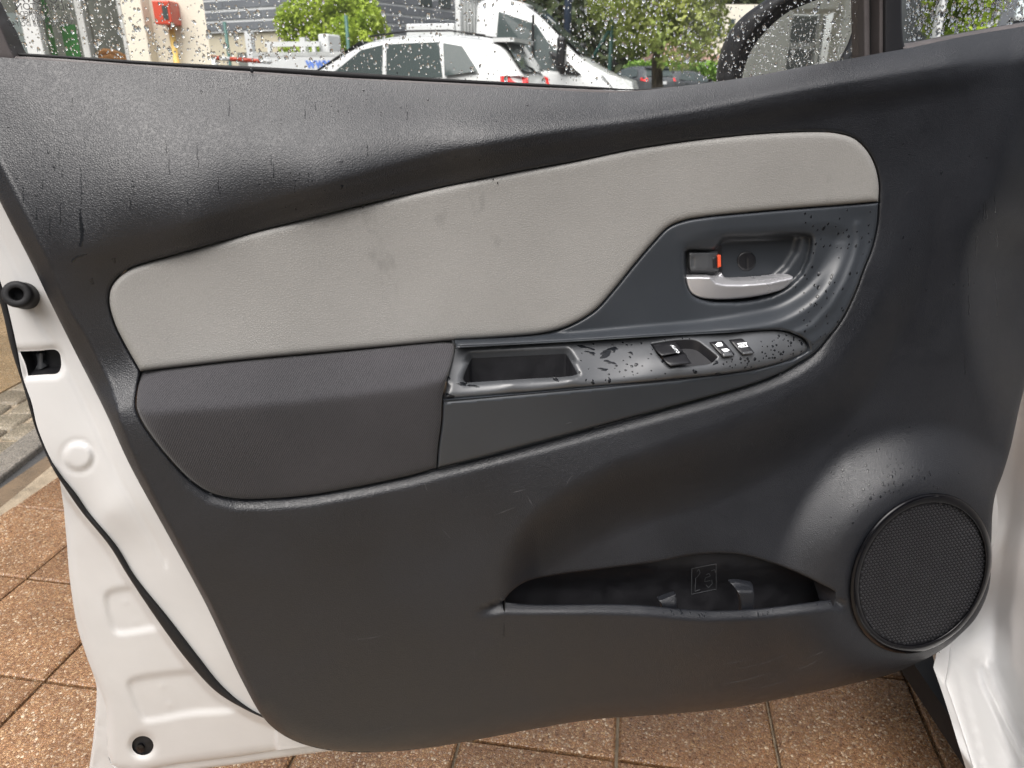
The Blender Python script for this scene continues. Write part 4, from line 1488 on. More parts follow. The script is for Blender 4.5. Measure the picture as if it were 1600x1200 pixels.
M['redlamp'] = mat('red_lamp_lens', (.75, .04, .04), .2, coat=.5, build=fine(60, .1, .002, None, .2, 40))
M['lamp'] = mat('clear_lamp_lens', (.70, .72, .72), .12, spec=.9, build=fine(40, .3, .004, (.05, .3), .25, 25))
M['tyre'] = mat('tyre_rubber', (.02, .02, .021), .7, build=fine(200, .3, .002, (.6, .8), .2, 20))
M['rooftile'] = mat('brown_roof_tiles', (.24, .15, .12), .8, build=fine(12, .5, .02, None, .25, 3))


def bark(nt, b):
    co = coords(nt)
    mp = N(nt, 'ShaderNodeMapping')
    mp.inputs['Scale'].default_value = (1, 1, .2)
    nt.links.new(co, mp.inputs['Vector'])
    nz = N(nt, 'ShaderNodeTexNoise', Scale=22.0, Detail=6.0)
    nt.links.new(mp.outputs[0], nz.inputs['Vector'])
    nt.links.new(ramp(nt, nz.outputs['Fac'], [(.35, (.04, .03, .02)), (.65, (.14, .11, .075))]), b.inputs['Base Color'])
    bp = N(nt, 'ShaderNodeBump', Strength=.8, Distance=.02)
    nt.links.new(nz.outputs['Fac'], bp.inputs['Height'])
    nt.links.new(bp.outputs[0], b.inputs['Normal'])


M['bark'] = mat('tree_bark', (.1, .08, .05), .9, build=bark)


def leafmat(name, c1, c2, trans=.35):
    def f(nt, b):
        co = coords(nt)
        nz = N(nt, 'ShaderNodeTexNoise', Scale=1.6, Detail=4.0)
        nt.links.new(co, nz.inputs['Vector'])
        ri = nt.nodes.new('ShaderNodeTexWhiteNoise')
        nt.links.new(co, ri.inputs['Vector'])
        c = ramp(nt, nz.outputs['Fac'], [(.3, c1), (.7, c2)])
        nt.links.new(c, b.inputs['Base Color'])
        tl = N(nt, 'ShaderNodeBsdfTranslucent')
        nt.links.new(c, tl.inputs[0])
        mx = nt.nodes.new('ShaderNodeMixShader')
        mx.inputs[0].default_value = trans
        out = nt.nodes['Material Output']
        nt.links.new(b.outputs[0], mx.inputs[1])
        nt.links.new(tl.outputs[0], mx.inputs[2])
        nt.links.new(mx.outputs[0], out.inputs[0])
    return mat(name, c1, .5, build=f)


M['leaf_yellow'] = leafmat('yellow_green_leaves', (.22, .33, .03), (.46, .56, .07))
M['leaf_mid'] = leafmat('mid_green_leaves', (.17, .24, .05), (.42, .46, .13))
M['leaf_dark'] = leafmat('dark_green_leaves', (.035, .055, .022), (.09, .11, .045), .2)
M['leaf_hedge'] = leafmat('hedge_leaves', (.11, .22, .03), (.24, .40, .06))


def leaves(name, blobs, n, size, m, parent, seed=1):
    """leaf faces spread through a set of clumps (centre, radii)"""
    r = np.random.default_rng(seed)
    w = np.array([b[1][0] * b[1][1] * b[1][2] for b in blobs])**.67
    V, Fc = [], []
    idx = r.choice(len(blobs), n, p=w / w.sum())
    for i in idx:
        c, rad = blobs[i]
        d = r.normal(size=3)
        d /= np.linalg.norm(d)
        p = np.array(c) + d * np.array(rad) * r.uniform(.45, 1.08)**.6
        a = r.normal(size=3)
        a /= np.linalg.norm(a)
        nn = d * .6 + r.normal(size=3) * .7 + np.array([0, 0, .3])
        a = np.cross(nn, a)
        a /= np.linalg.norm(a)
        bb = np.cross(nn / np.linalg.norm(nn), a)
        s = size * r.uniform(.6, 1.3)
        k = len(V)
        V += [p - a * s, p + bb * s * .45 - a * s * .1, p + a * s - np.array([0, 0, .2 * s]), p - bb * s * .45 - a * s * .1]
        Fc.append((k, k + 1, k + 2, k + 3))
    return mk(name, V, Fc, m, parent, smooth=False)


def tree(name, label, base, h, crown_blobs, n, size, m, trunk_r, group=None, seed=3, limbs=6):
    r = random.Random(seed)
    t = tag(empty(name, base), label, 'tree', group)
    b = np.array(base)
    pts = [b + np.array([r.uniform(-.04, .04) * k, r.uniform(-.04, .04) * k, h * k / 6]) for k in range(7)]
    parts = [tube(pts, [trunk_r * (1 - .11 * k) for k in range(7)], 9)]
    for k in range(limbs):
        s = pts[r.randint(2, 5)]
        c = np.array(r.choice(crown_blobs)[0])
        mid = (s + c) / 2 + np.array([0, 0, .15])
        parts.append(tube([s, mid, c], [trunk_r * .45, trunk_r * .28, trunk_r * .1], 6))
    V, Fc = join(parts)
    mk('trunk', V, Fc, M['bark'], t)
    cr_ = leaves('crown', crown_blobs, n, size, m, t, seed)
    return t


def P1(px, py, Y):
    return ypt([(px, py)], Y)[0]


# ---- shop front on the left, its face set square to the view
YS = 6.2


def X_(px, Y, py=60):
    return float(ypt([(px, py)], Y)[0][0])


def Z_(py, Y):
    return float(ypt([(800, py)], Y)[0][2])


xa, xb, xc = X_(203, YS), X_(236, YS), X_(321, YS)
shop = tag(empty('shop_building', (xa - 2, YS, 0)), 'cream rendered shop with tall windows and a bare end wall, left of the parking lot', 'building')
V = []
for z in (0, 4.6):
    V += [(xb, YS + .06, z), (xc, YS + .06, z), (xc * 1.62 - .05, (YS + .06) * 1.6, z), (xb * 1.6, (YS + .06) * 1.6, z)]
mk('wall', V, [(0, 1, 5, 4), (1, 2, 6, 5), (2, 3, 7, 6), (3, 0, 4, 7), (4, 5, 6, 7), (3, 2, 1, 0)], M['cream'], shop, smooth=False)
box('pilaster', xa, xb - .002, YS - .06, YS + .5, 0, 4.6, M['cream'], shop, bevel=.01)
box('parapet', xa - 7, xa - .003, YS - .04, YS + .3, 3.1, 4.6, M['cream'], shop)
box('interior', xa - 9, X_(201, YS + 2.4), YS + 2.4, YS + 2.5, 0, 3.095, M['darkin'], shop)
box('shop_floor', xa - 7, xa - .003, YS + .05, YS + 2.395, -.05, .02, M['beige'], shop)
for a, b2, nm in ((X_(44, YS), X_(70, YS), 'window_post'), (X_(131, YS), X_(142, YS), 'window_post'), (X_(196, YS), xa - .003, 'window_post'), (X_(-80, YS), X_(-60, YS), 'window_post')):
    box(nm, a, b2, YS - .05, YS + .06, .02, 3.09, M['pale'] if a < X_(100, YS) else M['alloy'], shop, bevel=.008)
pn = mk('window_pane', [(xa - 7, YS + .02, .02), (xa - .01, YS + .02, .02), (xa - .01, YS + .02, 3.09), (xa - 7, YS + .02, 3.09)], [(0, 1, 2, 3)], M['shopglass'], shop, smooth=False)


def poster(name, x0, x1, y0, y1, m, label, cat, Y=YS + .22, t=.01, group=None):
    o = box(name, X_(x0, Y), X_(x1, Y), Y, Y + t, Z_(y1, Y), Z_(y0, Y), m, None)
    return tag(o, label, cat, group)


poster('green_panel', 68, 84, -30, 92, M['green'], 'narrow green panel in the shop window beside the white post', 'panel')
poster('green_panel', 98, 121, 38, 95, M['green'], 'wider green panel low in the shop window, right of the narrow one', 'panel')
poster('notice', 14, 46, 20, 52, M['paper'], 'upper white notice taped to the shop window', 'notice')
poster('notice', 10, 41, 56, 86, M['paper'], 'lower white notice taped to the shop window, under the other one', 'notice')
poster('blue_poster', -16, 4, 18, 48, M['blue'], 'blue poster at the left end of the shop window', 'poster')
Yd = YS + 1.0
dv, df = tube([P1(150, 86, Yd), P1(163, 80, Yd), P1(178, 83, Yd), P1(205, 93, Yd)], [.015, .025, .03, .02], 8)
dv2, df2 = tube([P1(155, 92, Yd), P1(175, 90, Yd), P1(205, 97, Yd)], [.02, .04, .03], 8)
tag(mk('display_goods', *join([(dv, df), (dv2, df2)]), M['orange']), 'orange and tan goods heaped behind the right shop pane', 'display goods')

# red call box on the wall with its pipe
fx0, fx1 = X_(257, YS), X_(283, YS)
fz0, fz1 = Z_(40, YS), Z_(3, YS)
fb = tag(empty('fire_box', ((fx0 + fx1) / 2, YS, fz0)), 'red fire box with dark glazed front mounted on the cream wall', 'fire box')
box('case', fx0, fx1, YS - .12, YS + .058, fz0, fz1, M['firered'], fb, bevel=.008)
box('glazed_front', fx0 + (fx1 - fx0) * .55, fx1 - .018, YS - .125, YS - .119, fz0 + .035, fz1 - .035, M['carglass'], fb)
pv_, pf_ = tube([(X_(270, YS), YS + .0, 0), (X_(270, YS), YS + .0, fz0 - .002)], .022, 10)
cpv, cpf = tube([(X_(270, YS), YS + .0, fz0 - .29), (X_(270, YS), YS + .0, fz0 - .26)], .028, 10)
tag(mk('gas_pipe', *join([(pv_, pf_), (cpv, cpf)]), M['yellow']), 'yellow pipe running down the cream wall under the red box', 'pipe')

# ---- grey clad building behind, corner towards the viewer
YC = 21.0
gcl = tag(empty('clad_building', (X_(440, YC), YC + 2, 0)), 'long grey building clad in horizontal boards with pale lines between', 'building')
cA = np.array([X_(300, YC + 2.2), YC + 2.2])
cB = np.array([X_(475, YC), YC])
cC = np.array([X_(790, YC + 8), YC + 8])


def face(p, q, z0, z1, t=.12):
    d = (q - p) / np.linalg.norm(q - p)
    nn = np.array([d[1], -d[0]])
    return d, nn


def slab(name, p, q, z0, z1, off, t, m, parent, gap=0.0):
    d, nn = face(p, q, z0, z1)
    a = p + nn * off + d * gap
    b = q + nn * off - d * gap
    V = []
    for z in (z0, z1):
        for w in (a, b, b - nn * t, a - nn * t):
            V.append((w[0], w[1], z))
    return mk(name, V, [(0, 1, 5, 4), (1, 2, 6, 5), (2, 3, 7, 6), (3, 0, 4, 7), (4, 5, 6, 7), (0, 3, 2, 1)], m, parent, smooth=False)


slab('base_wall', cA, cB, 0, 2.22, -.10, .3, M['beige'], gcl)
slab('base_wall', cB, cC, 0, 2.22, -.10, .3, M['beige'], gcl)
slab('backing_wall', cA, cB, 2.223, 7.0, -.025, .3, M['pale'], gcl)
slab('backing_wall', cB, cC, 2.223, 7.0, -.025, .3, M['pale'], gcl)
zs = 1.55
for k in range(18):
    z0 = 2.28 + k * .265
    for (p, q) in ((cA, cB), (cB, cC)):
        for s in range(3 if p is cA else 4):
            nS = 3 if p is cA else 4
            a = p + (q - p) * s / nS
            b = p + (q - p) * (s + 1) / nS
            slab('cladding_board', a, b, z0, z0 + (.19 if p is cA else .20), 0, .10, M['clad'], gcl, gap=.012)
slab('door', cA + (cB - cA) * .40, cA + (cB - cA) * .66, 0, 1.72, -.04, .05, M['darkin'], gcl)
for k in range(5):
    a = cB + (cC - cB) * (.50 + k * .1)
    slab('upper_window', a, a + (cC - cB) * .06, 3.1 + .0 * k, 4.6, .04, .05, M['carglass'], gcl)

# ---- fence posts and barrier in front of it
YF = 16.3
for px, top, lab in ((354, 34, 'thin dark green fence post right of the cream wall'), (543, 24, 'dark green fence post standing in front of the round bush')):
    v_, f_ = tube([(X_(px, YF), YF, 0), (X_(px, YF), YF, Z_(top, YF))], .035, 8)
    tag(mk('fence_post', v_, f_, M['steelgreen']), lab, 'fence post', 'green fence posts')
YB = 11.5
ba, bb_ = P1(328, 90, YB), P1(424, 97, YB)
bar_ = tag(empty('barrier', (float(ba[0]), YB, 0)), 'low red and white barrier pole across the yard entrance', 'barrier')
for k in range(6):
    v_, f_ = tube([ba + (bb_ - ba) * k / 6, ba + (bb_ - ba) * (k + 1) / 6], .03, 10)
    mk('pole_section', v_, f_, M['firered'] if k % 2 == 0 or k == 3 else M['pale'], bar_)
v_, f_ = tube([(ba[0] + .05, YB, 0), (ba[0] + .05, YB, ba[2])], .05, 8)
mk('support', v_, f_, M['alloy'], bar_)

# ---- round bush
YBU = 17.9
bc = P1(520, 50, YBU)
rb = (X_(608, YBU) - X_(430, YBU)) / 2
bu = tag(empty('round_bush', (bc[0], YBU, 0)), 'big round yellow-green bush behind the flatbed side', 'bush')
rg = random.Random(5)
bl = [((bc[0], YBU, bc[2] - .25), (rb * .8, rb * .75, rb * .75))]
for k in range(34):
    th, ph = rg.uniform(0, 6.28), math.acos(rg.uniform(-.5, 1))
    d = np.array([math.sin(ph) * math.cos(th), math.sin(ph) * math.sin(th), math.cos(ph)])
    bl.append((tuple(np.array([bc[0], YBU, bc[2] - .25]) + d * rb * .8), (rb * .24, rb * .24, rb * .24)))
leaves('crown', bl, 24000, .055, M['leaf_yellow'], bu, 11)
v_, f_ = tube([(bc[0], YBU, 0), (bc[0], YBU, bc[2])], .09, 8)
mk('trunk', v_, f_, M['bark'], bu)


# ---- vehicles
def half_section(st):
    x, zb, zbelt, zt, w, wt = st
    zm = zb + (zbelt - zb) * .45
    return [(0, zb), (w * .86, zb), (w * .97, zb + .08), (w, zm), (w * .985, zbelt - .06), (w * .965, zbelt), (wt + (w * .965 - wt) * .10, zbelt + (zt - zbelt) * .86), (wt * .93, zbelt + (zt - zbelt) * .97), (wt * .6, zt), (0, zt + .012)]


def loft_body(name, sts, m, parent, sub_=1):
    V, Fc = [], []
    rings = []
    for st in sts:
        hs = half_section(st)
        ring = [(st[0], -y, z) for y, z in hs] + [(st[0], y, z) for y, z in hs[-2:0:-1]]
        rings.append(len(ring))
        V += ring
    n = rings[0]
    for i in range(len(sts) - 1):
        for k in range(n):
            Fc.append((i * n + k, i * n + (k + 1) % n, (i + 1) * n + (k + 1) % n, (i + 1) * n + k))
    Fc.append(tuple(range(n))[::-1])
    Fc.append(tuple((len(sts) - 1) * n + k for k in range(n)))
    o = mk(name, V, Fc, m, parent, local=True)
    if sub_:
        md = o.modifiers.new('smooth', 'SUBSURF')
        md.levels = md.render_levels = sub_
    bm = bmesh.new()
    bm.from_mesh(o.data)
    bmesh.ops.recalc_face_normals(bm, faces=bm.faces)
    bm.to_mesh(o.data)
    bm.free()
    return o


def sec_at(sts, x):
    xs = np.array([s[0] for s in sts])
    o = np.argsort(xs)
    return tuple(np.interp(x, xs[o], np.array([s[k] for s in sts])[o]) for k in range(6))


def side_patch(name, sts, poly, side, m, parent, off=.012, zrange=None, t=.01):
    """poly of (x, v): v 0..1 runs from the belt to just under the roof"""
    V = []
    for x, v in poly:
        hs = half_section(sec_at(sts, x))
        (y0, z0), (y1, z1) = hs[5], hs[6]
        V.append((x, side * (y0 + (y1 - y0) * v + off), z0 + (z1 - z0) * v))
    n = len(V)
    V += [(a, b - side * .03, c) for a, b, c in V]
    Fc = [tuple(range(n)), tuple(range(n, 2 * n))[::-1]] + [(i, (i + 1) % n, n + (i + 1) % n, n + i) for i in range(n)]
    return mk(name, V, Fc, m, parent, smooth=False, local=True)


def wheel(x, y, r, parent):
    V, Fc = [], []
    prof = [(r * .62, -.1), (r * .95, -.1), (r, -.06), (r, .06), (r * .95, .1), (r * .62, .1)]
    n = 24
    for rr, h in prof:
        for k in range(n):
            a = 2 * math.pi * k / n
            V.append((x + rr * math.cos(a), y + h, r + rr * math.sin(a)))
    for i in range(len(prof)):
        i2 = (i + 1) % len(prof)
        for k in range(n):
            Fc.append((i * n + k, i * n + (k + 1) % n, i2 * n + (k + 1) % n, i2 * n + k))
    o = mk('wheel', V, Fc, M['tyre'], parent, local=True)
    s = 1 if y > 0 else -1
    V, Fc = [], []
    for k in range(n):
        a = 2 * math.pi * k / n
        V.append((x + r * .63 * math.cos(a), y + s * .07, r + r * .63 * math.sin(a)))
        rr = r * (.5 if (k // 2) % 2 else .25)
        V.append((x + rr * math.cos(a), y + s * .085, r + rr * math.sin(a)))
    V.append((x, y + s * .09, r))
    for k in range(n):
        k2 = (k + 1) % n
        Fc.append((2 * k, 2 * k2, 2 * k2 + 1, 2 * k + 1))
        Fc.append((2 * k + 1, 2 * k2 + 1, 2 * n))
    q_ = mk('rim', V, Fc, M['alloy'], o, local=True)
    return o


HATCH = [(2.13, .38, .58, .64, .60, .50), (2.06, .26, .66, .74, .76, .62), (1.75, .22, .78, .90, .86, .72), (1.35, .20, .86, 1.0, .885, .74), (1.02, .20, .90, 1.06, .89, .74), (.62, .20, .92, 1.28, .89, .68), (.25, .20, .93, 1.44, .89, .64), (-.2, .20, .95, 1.50, .89, .63), (-.8, .20, .97, 1.51, .89, .63), (-1.3, .20, 1.0, 1.48, .885, .62), (-1.68, .22, 1.03, 1.41, .87, .61), (-1.85, .26, 1.04, 1.24, .86, .64), (-2.0, .30, 1.02, 1.08, .84, .68), (-2.1, .36, .92, .98, .80, .66), (-2.14, .42, .72, .80, .72, .6)]


def hatchback(name, label, loc, heading, paint, group=None, scale=1.0):
    o = tag(empty(name, loc, heading), label, 'car', group)
    o.scale = (scale,) * 3
    loft_body('body', HATCH, paint, o, 2)
    for s in (1, -1):
        side_patch('side_window', HATCH, [(.95, .04), (.60, .66), (.30, .93), (-.02, .95), (-.06, .05)], s, M['carglass'], o)
        side_patch('side_window', HATCH, [(-.12, .05), (-.08, .95), (-.85, .94), (-.95, .06)], s, M['carglass'], o)
        side_patch('side_window', HATCH, [(-1.0, .08), (-.93, .92), (-1.20, .85), (-1.46, .16)], s, M['carglass'], o, off=.06)
        # door mirror
        V, Fc = boxv(.72, .92, *sorted((s * .92, s * 1.10)), .93, 1.08)
        mm = mk('door_mirror', V, Fc, M['gloss'], o, smooth=False, local=True)
        bm = bmesh.new()
        bm.from_mesh(mm.data)
        bmesh.ops.bevel(bm, geom=bm.edges[:], offset=.04, segments=3, affect='EDGES', profile=.5)
        bm.to_mesh(mm.data)
        bm.free()
        for hx in (-.05, -1.0):
            V, Fc = boxv(hx + .02, hx + .20, *sorted((s * .88, s * .915)), .86, .89)
            mk('door_handle', V, Fc, paint, o, smooth=False, local=True)
        # roof rail
        v_, f_ = tube([(.2, s * .63, 1.475), (-.4, s * .635, 1.53), (-1.0, s * .63, 1.53), (-1.5, s * .61, 1.47)], .014, 6)
        mk('roof_rail', v_, f_, M['black'], o, local=True)
        # lamps wrapped round the rear corner
        V = [(-1.80, s * .878, .90), (-1.80, s * .872, 1.02), (-2.03, s * .84, 1.02), (-2.115, s * .70, 1.0), (-2.15, s * .70, .86), (-2.09, s * .82, .86)]
        V += [(a + .05, b - s * .05, c) for a, b, c in V]
        Fc = [tuple(range(6)), tuple(range(6, 12))[::-1]] + [(i, (i + 1) % 6, 6 + (i + 1) % 6, 6 + i) for i in range(6)]
        mk('tail_lamp', V, Fc, M['redlamp'], o, smooth=False, local=True)
        V = [(2.06, s * .74, .60), (2.09, s * .52, .62), (1.98, s * .56, .76), (1.80, s * .86, .80), (1.86, s * .87, .68)]
        V += [(a - .05, b - s * .05, c) for a, b, c in V]
        Fc = [tuple(range(5)), tuple(range(5, 10))[::-1]] + [(i, (i + 1) % 5, 5 + (i + 1) % 5, 5 + i) for i in range(5)]
        mk('headlight', V, Fc, M['lamp'], o, smooth=False, local=True)
    # glass front and rear, spoiler, wiper
    V = [(1.06, -.66, 1.055), (1.06, .66, 1.055), (.34, .58, 1.415), (.34, -.58, 1.415)]
    mk('windscreen', [(a + .02, b, c + .015) for a, b, c in V], [(0, 1, 2, 3)], M['carglass'], o, local=True)
    V = [(-2.03, -.66, 1.06), (-2.03, .66, 1.06), (-1.985, .70, 1.10), (-1.745, .58, 1.385), (-1.745, -.58, 1.385), (-1.985, -.70, 1.10)]
    mk('rear_window', [(a - .03, b, c + .01) for a, b, c in V], [(0, 1, 2, 3, 4, 5)], M['carglass'], o, smooth=False, local=True)
    V, Fc = boxv(-1.90, -1.60, -.60, .60, 1.40, 1.445)
    mk('spoiler', V, Fc, paint, o, smooth=False, local=True)
    v_, f_ = tube([(-2.075, 0, 1.05), (-2.04, .06, 1.10), (-1.98, .40, 1.14)], .014, 6)
    mk('rear_wiper', v_, f_, M['black'], o, local=True)
    V, Fc = boxv(-2.17, -2.14, -.27, .27, .74, .86)
    mk('number_plate', V, Fc, M['pale'], o, smooth=False, local=True)
    for x in (1.30, -1.28):
        for s in (1, -1):
            wheel(x, s * .80, .31, o)
    return o


YW = 12.0
hatchback('white_hatchback', 'white five-door hatchback parked nearest the window, seen from its rear corner', (X_(626, YW, 110), YW, -.03), math.radians(180 - 14), M['vanwhite']).scale = (1.0, 1.0, 1.12)

# van: cab with a dropside bed
CAB = [(2.52, .42, .62, .70, .74, .62), (2.46, .34, .84, .94, .90, .76), (2.25, .32, .98, 1.10, .97, .82), (1.85, .32, 1.10, 1.28, 1.0, .84), (1.52, .32, 1.18, 1.46, 1.0, .84), (1.15, .32, 1.22, 1.86, 1.0, .80), (.82, .32, 1.22, 2.16, 1.0, .78), (.50, .32, 1.22, 2.32, 1.0, .77), (.12, .32, 1.22, 2.36, 1.0, .77), (-.15, .34, 1.22, 2.33, .98, .77), (-.22, .40, 1.2, 2.25, .95, .75)]
YV = 14.3
vx = X_(760, YV)
HV = math.radians(-13)
van = tag(empty('flatbed_van', (vx + .2, YV + .1, -.03), HV), 'white flatbed van with long dropside bed parked behind the white hatchback', 'van')
loft_body('cab', CAB, M['vanwhite'], van, 2)
for s in (1, -1):
    side_patch('side_window', CAB, [(1.62, .08), (1.05, .72), (.85, .90), (.22, .93), (.17, .05), (1.0, .03)], s, M['carglass'], van)
    V, Fc = boxv(.82, .86, *sorted((s * .99, s * 1.015)), 1.24, 2.05)
    mk('window_bar', V, Fc, M['rubber'], van, smooth=False, local=True)
    V, Fc = boxv(1.28, 1.42, *sorted((s * 1.08, s * 1.32)), 1.28, 1.72)
    mm = mk('door_mirror', V, Fc, M['black'], van, smooth=False, local=True)
    bm = bmesh.new()
    bm.from_mesh(mm.data)
    bmesh.ops.bevel(bm, geom=bm.edges[:], offset=.045, segments=3, affect='EDGES', profile=.5)
    bm.to_mesh(mm.data)
    bm.free()
    V = [(2.40, s * .92, .86), (2.50, s * .66, .86), (2.44, s * .62, 1.06), (2.20, s * .90, 1.14), (2.0, s * .985, 1.16), (2.2, s * .985, .95)]
    V += [(a - .05, b - s * .05, c) for a, b, c in V]
    mk('headlight', V, [tuple(range(6)), tuple(range(6, 12))[::-1]] + [(i, (i + 1) % 6, 6 + (i + 1) % 6, 6 + i) for i in range(6)], M['lamp'], van, smooth=False, local=True)
    V = [(1.66, s * 1.006, 1.16), (1.30, s * 1.006, 1.17), (1.10, s * .995, 1.50), (1.16, s * .985, 1.52)]
    mk('mirror_corner', V + [(a, b - s * .03, c) for a, b, c in V], [(0, 1, 2, 3), (7, 6, 5, 4), (0, 4, 5, 1), (1, 5, 6, 2), (2, 6, 7, 3), (3, 7, 4, 0)], M['black'], van, smooth=False, local=True)
V = [(1.56, -.78, 1.46), (1.56, .78, 1.46), (.62, .70, 2.27), (.62, -.70, 2.27)]
mk('windscreen', [(a + .03, b, c + .03) for a, b, c in V], [(0, 1, 2, 3)], M['carglass'], van, local=True)
V, Fc = boxv(2.47, 2.54, -.55, .55, .62, .92)
mk('grille', V, Fc, M['black'], van, smooth=False, local=True)
v_, f_ = tube([(.45, 0, 2.36), (.45, 0, 2.44)], .06, 10)
mk('roof_beacon', v_, f_, M['orange'], van, local=True)
bed = box('bed', -4.25, -.34, -1.03, 1.03, .78, .90, M['alloy'], van, local=True)
for s in (1, -1):
    box('side_board', -4.22, -.40, s * 1.03 - .02, s * 1.03 + .02, .905, 1.46, M['vanwhite'], bed, local=True)
    box('side_rail', -4.22, -.40, s * 1.03 - .026, s * 1.03 + .026, 1.462, 1.53, M['alloy'], bed, local=True)
    box('corner_post', -4.34, -4.225, s * 1.0 - .06, s * 1.0 + .06, .78, 1.86, M['vanwhite'], bed, local=True)
hb = box('headboard', -.46, -.38, -1.03, -.95, .90, 2.55, M['vanwhite'], van, local=True)
box('headboard_post', -.46, -.38, .95, 1.03, .90, 2.55, M['vanwhite'], hb, local=True)
box('headboard_panel', -.45, -.39, -.948, .948, .90, 1.62, M['vanwhite'], hb, local=True)
box('headboard_rail', -.46, -.38, -.948, .948, 2.40, 2.50, M['vanwhite'], hb, local=True)
for k in range(9):
    box('headboard_slat', -.44, -.40, -.85 + k * .2, -.76 + k * .2, 1.625, 2.395, M['alloy'], hb, local=True)
box('load_box', -1.35, -.50, -.98, -.2, .905, 1.95, M['pale'], bed, bevel=.02, local=True)
box('load_rail', -4.0, -2.95, -1.0, -.94, 1.62, 1.70, M['pale'], bed, local=True)
for kx in (-3.96, -3.1):
    box('load_stanchion', kx, kx + .06, -1.0, -.94, 1.0, 1.618, M['pale'], bed, local=True)
box('load_block', -3.02, -2.82, -.9, -.4, .905, 1.82, M['pale'], bed, bevel=.03, local=True)
for x in (1.55, -2.55):
    for s in (1, -1):
        wheel(x, s * .90, .34, van)
Mv = Matrix.Rotation(HV, 3, 'Z')
me = text_mesh('www.c', .24, .010)
lv = [(v.co.x - 2.87, -1.056, v.co.y + 1.35) for v in me.vertices]
lf = [tuple(p.vertices) for p in me.polygons]
mk('side_lettering', lv, lf, M['blue'], bed, smooth=False, local=True)

# far cars
hatchback('dark_car', 'dark grey car between the van bonnet and the tree trunk, tail towards us', (X_(1006, 39), 40.5, -.03), math.radians(112), M['greycar'], None, 1.08)
hatchback('small_white_car', 'white car tail just showing behind the dark grey car left of the trunk', (X_(1016, 45), 46.5, -.03), math.radians(75), M['vanwhite'])
hatchback('grey_hatchback', 'dark grey hatchback parked right of the tree trunk in front of the hedge', (X_(1084, 41), 42, -.03), math.radians(36), M['greycar'], None, .95)

# ---- tree, hedge, house, far wood, lamp posts
YT = 15.0
tb = X_(1031, YT, 110)
rg = random.Random(9)
bl = []
for k in range(46):
    px, py = rg.uniform(945, 1165), rg.uniform(-170, 62)
    if abs(px - 1040) > 75 and py > 30:
        continue
    c = P1(px, py, YT + rg.uniform(-1.6, 1.6))
    bl.append((tuple(c), (rg.uniform(.3, .6),) * 3))
tree('parking_tree', 'yellow-green tree with slim trunk standing among the parked cars', (tb, YT, 0), 4.2, bl, 26000, .06, M['leaf_mid'], .13, None, 4, 12)
YH = 50.0
hd = tag(empty('hedge', (X_(1075, YH), YH, 0)), 'clipped bright green hedge behind the far parked cars', 'hedge')
bl = []
for k in range(60):
    c = np.array([X_(990 + k * 4.2, YH), YH + rg.uniform(-.4, .4), 1.42])
    bl.append((tuple(c), (.6, .5, .62)))
for k in range(60):
    c = np.array([X_(990 + k * 4.2, YH), YH + rg.uniform(-.4, .4), .6])
    bl.append((tuple(c), (.6, .5, .7)))
leaves('foliage', bl, 15000, .17, M['leaf_hedge'], hd, 21)
YHO = 62.0
ho = tag(empty('far_house', (X_(1080, YHO), YHO, 0)), 'pale house with brown pitched roof beyond the hedge', 'house')
hx0, hx1 = X_(1030, YHO), X_(1185, YHO)
box('wall', hx0, hx1, YHO, YHO + 7, 0, Z_(97, YHO), M['cream'], ho)
zr0, zr1 = Z_(98, YHO), Z_(82, YHO)
mk('roof', [(hx0 - .4, YHO - .4, zr0), (hx0 + 5.4, YHO - .4, zr0), (hx0 + 5.0, YHO + 3.5, zr1 + .9), (hx0 + .2, YHO + 3.5, zr1 + .9), (hx0 - .4, YHO + 7.4, zr0), (hx0 + 5.4, YHO + 7.4, zr0)], [(0, 1, 2, 3), (3, 2, 5, 4), (0, 3, 4), (1, 5, 2)], M['rooftile'], ho, smooth=False)
box('upper_wall', X_(1112, YHO), X_(1185, YHO), YHO + 1, YHO + 6, Z_(97, YHO) + .01, 6.2, M['cream'], ho)
for k in range(3):
    box('window', X_(1122 + k * 20, YHO), X_(1131 + k * 20, YHO), YHO + .94, YHO + .99, 4.0, 5.2, M['carglass'], ho)
far = []
rg = random.Random(31)
for k in range(150):
    px = rg.uniform(650, 1230)
    Y = rg.uniform(74, 98)
    top = 60 + 10 * rg.random()
    c = P1(px, rg.uniform(-160, 85), Y)
    far.append((tuple(c), (rg.uniform(1.7, 3.7),) * 3))
fw = leaves('far_wood', far, 26000, .58, M['leaf_dark'], None, 41)
tag(fw, 'dark green mass of trees rising behind the van and the house', 'trees', None, 'stuff')
for px, y0, m, Y, lab in ((886, -160, M['navy'], 19.0, 'dark blue lamp post rising behind the van windscreen'),):
    v_, f_ = tube([(X_(px, Y), Y, 0), (X_(px, Y), Y, 7.0)], [.10, .07], 10)
    tag(mk('lamp_post', v_, f_, m), lab, 'lamp post')
Y = 15.8
fp = tag(empty('fence_bracing', (X_(955, Y), Y, 0)), 'green steel fence post with a sloping brace beside the tree', 'fence post', 'green fence posts')
v_, f_ = tube([(X_(955, Y), Y, 0), (X_(955, Y), Y, Z_(15, Y))], .04, 8)
mk('post', v_, f_, M['steelgreen'], fp)
v_, f_ = tube([(X_(925, Y), Y, Z_(95, Y)), (X_(954, Y), Y, Z_(42, Y))], .035, 8)
mk('brace', v_, f_, M['steelgreen'], fp)

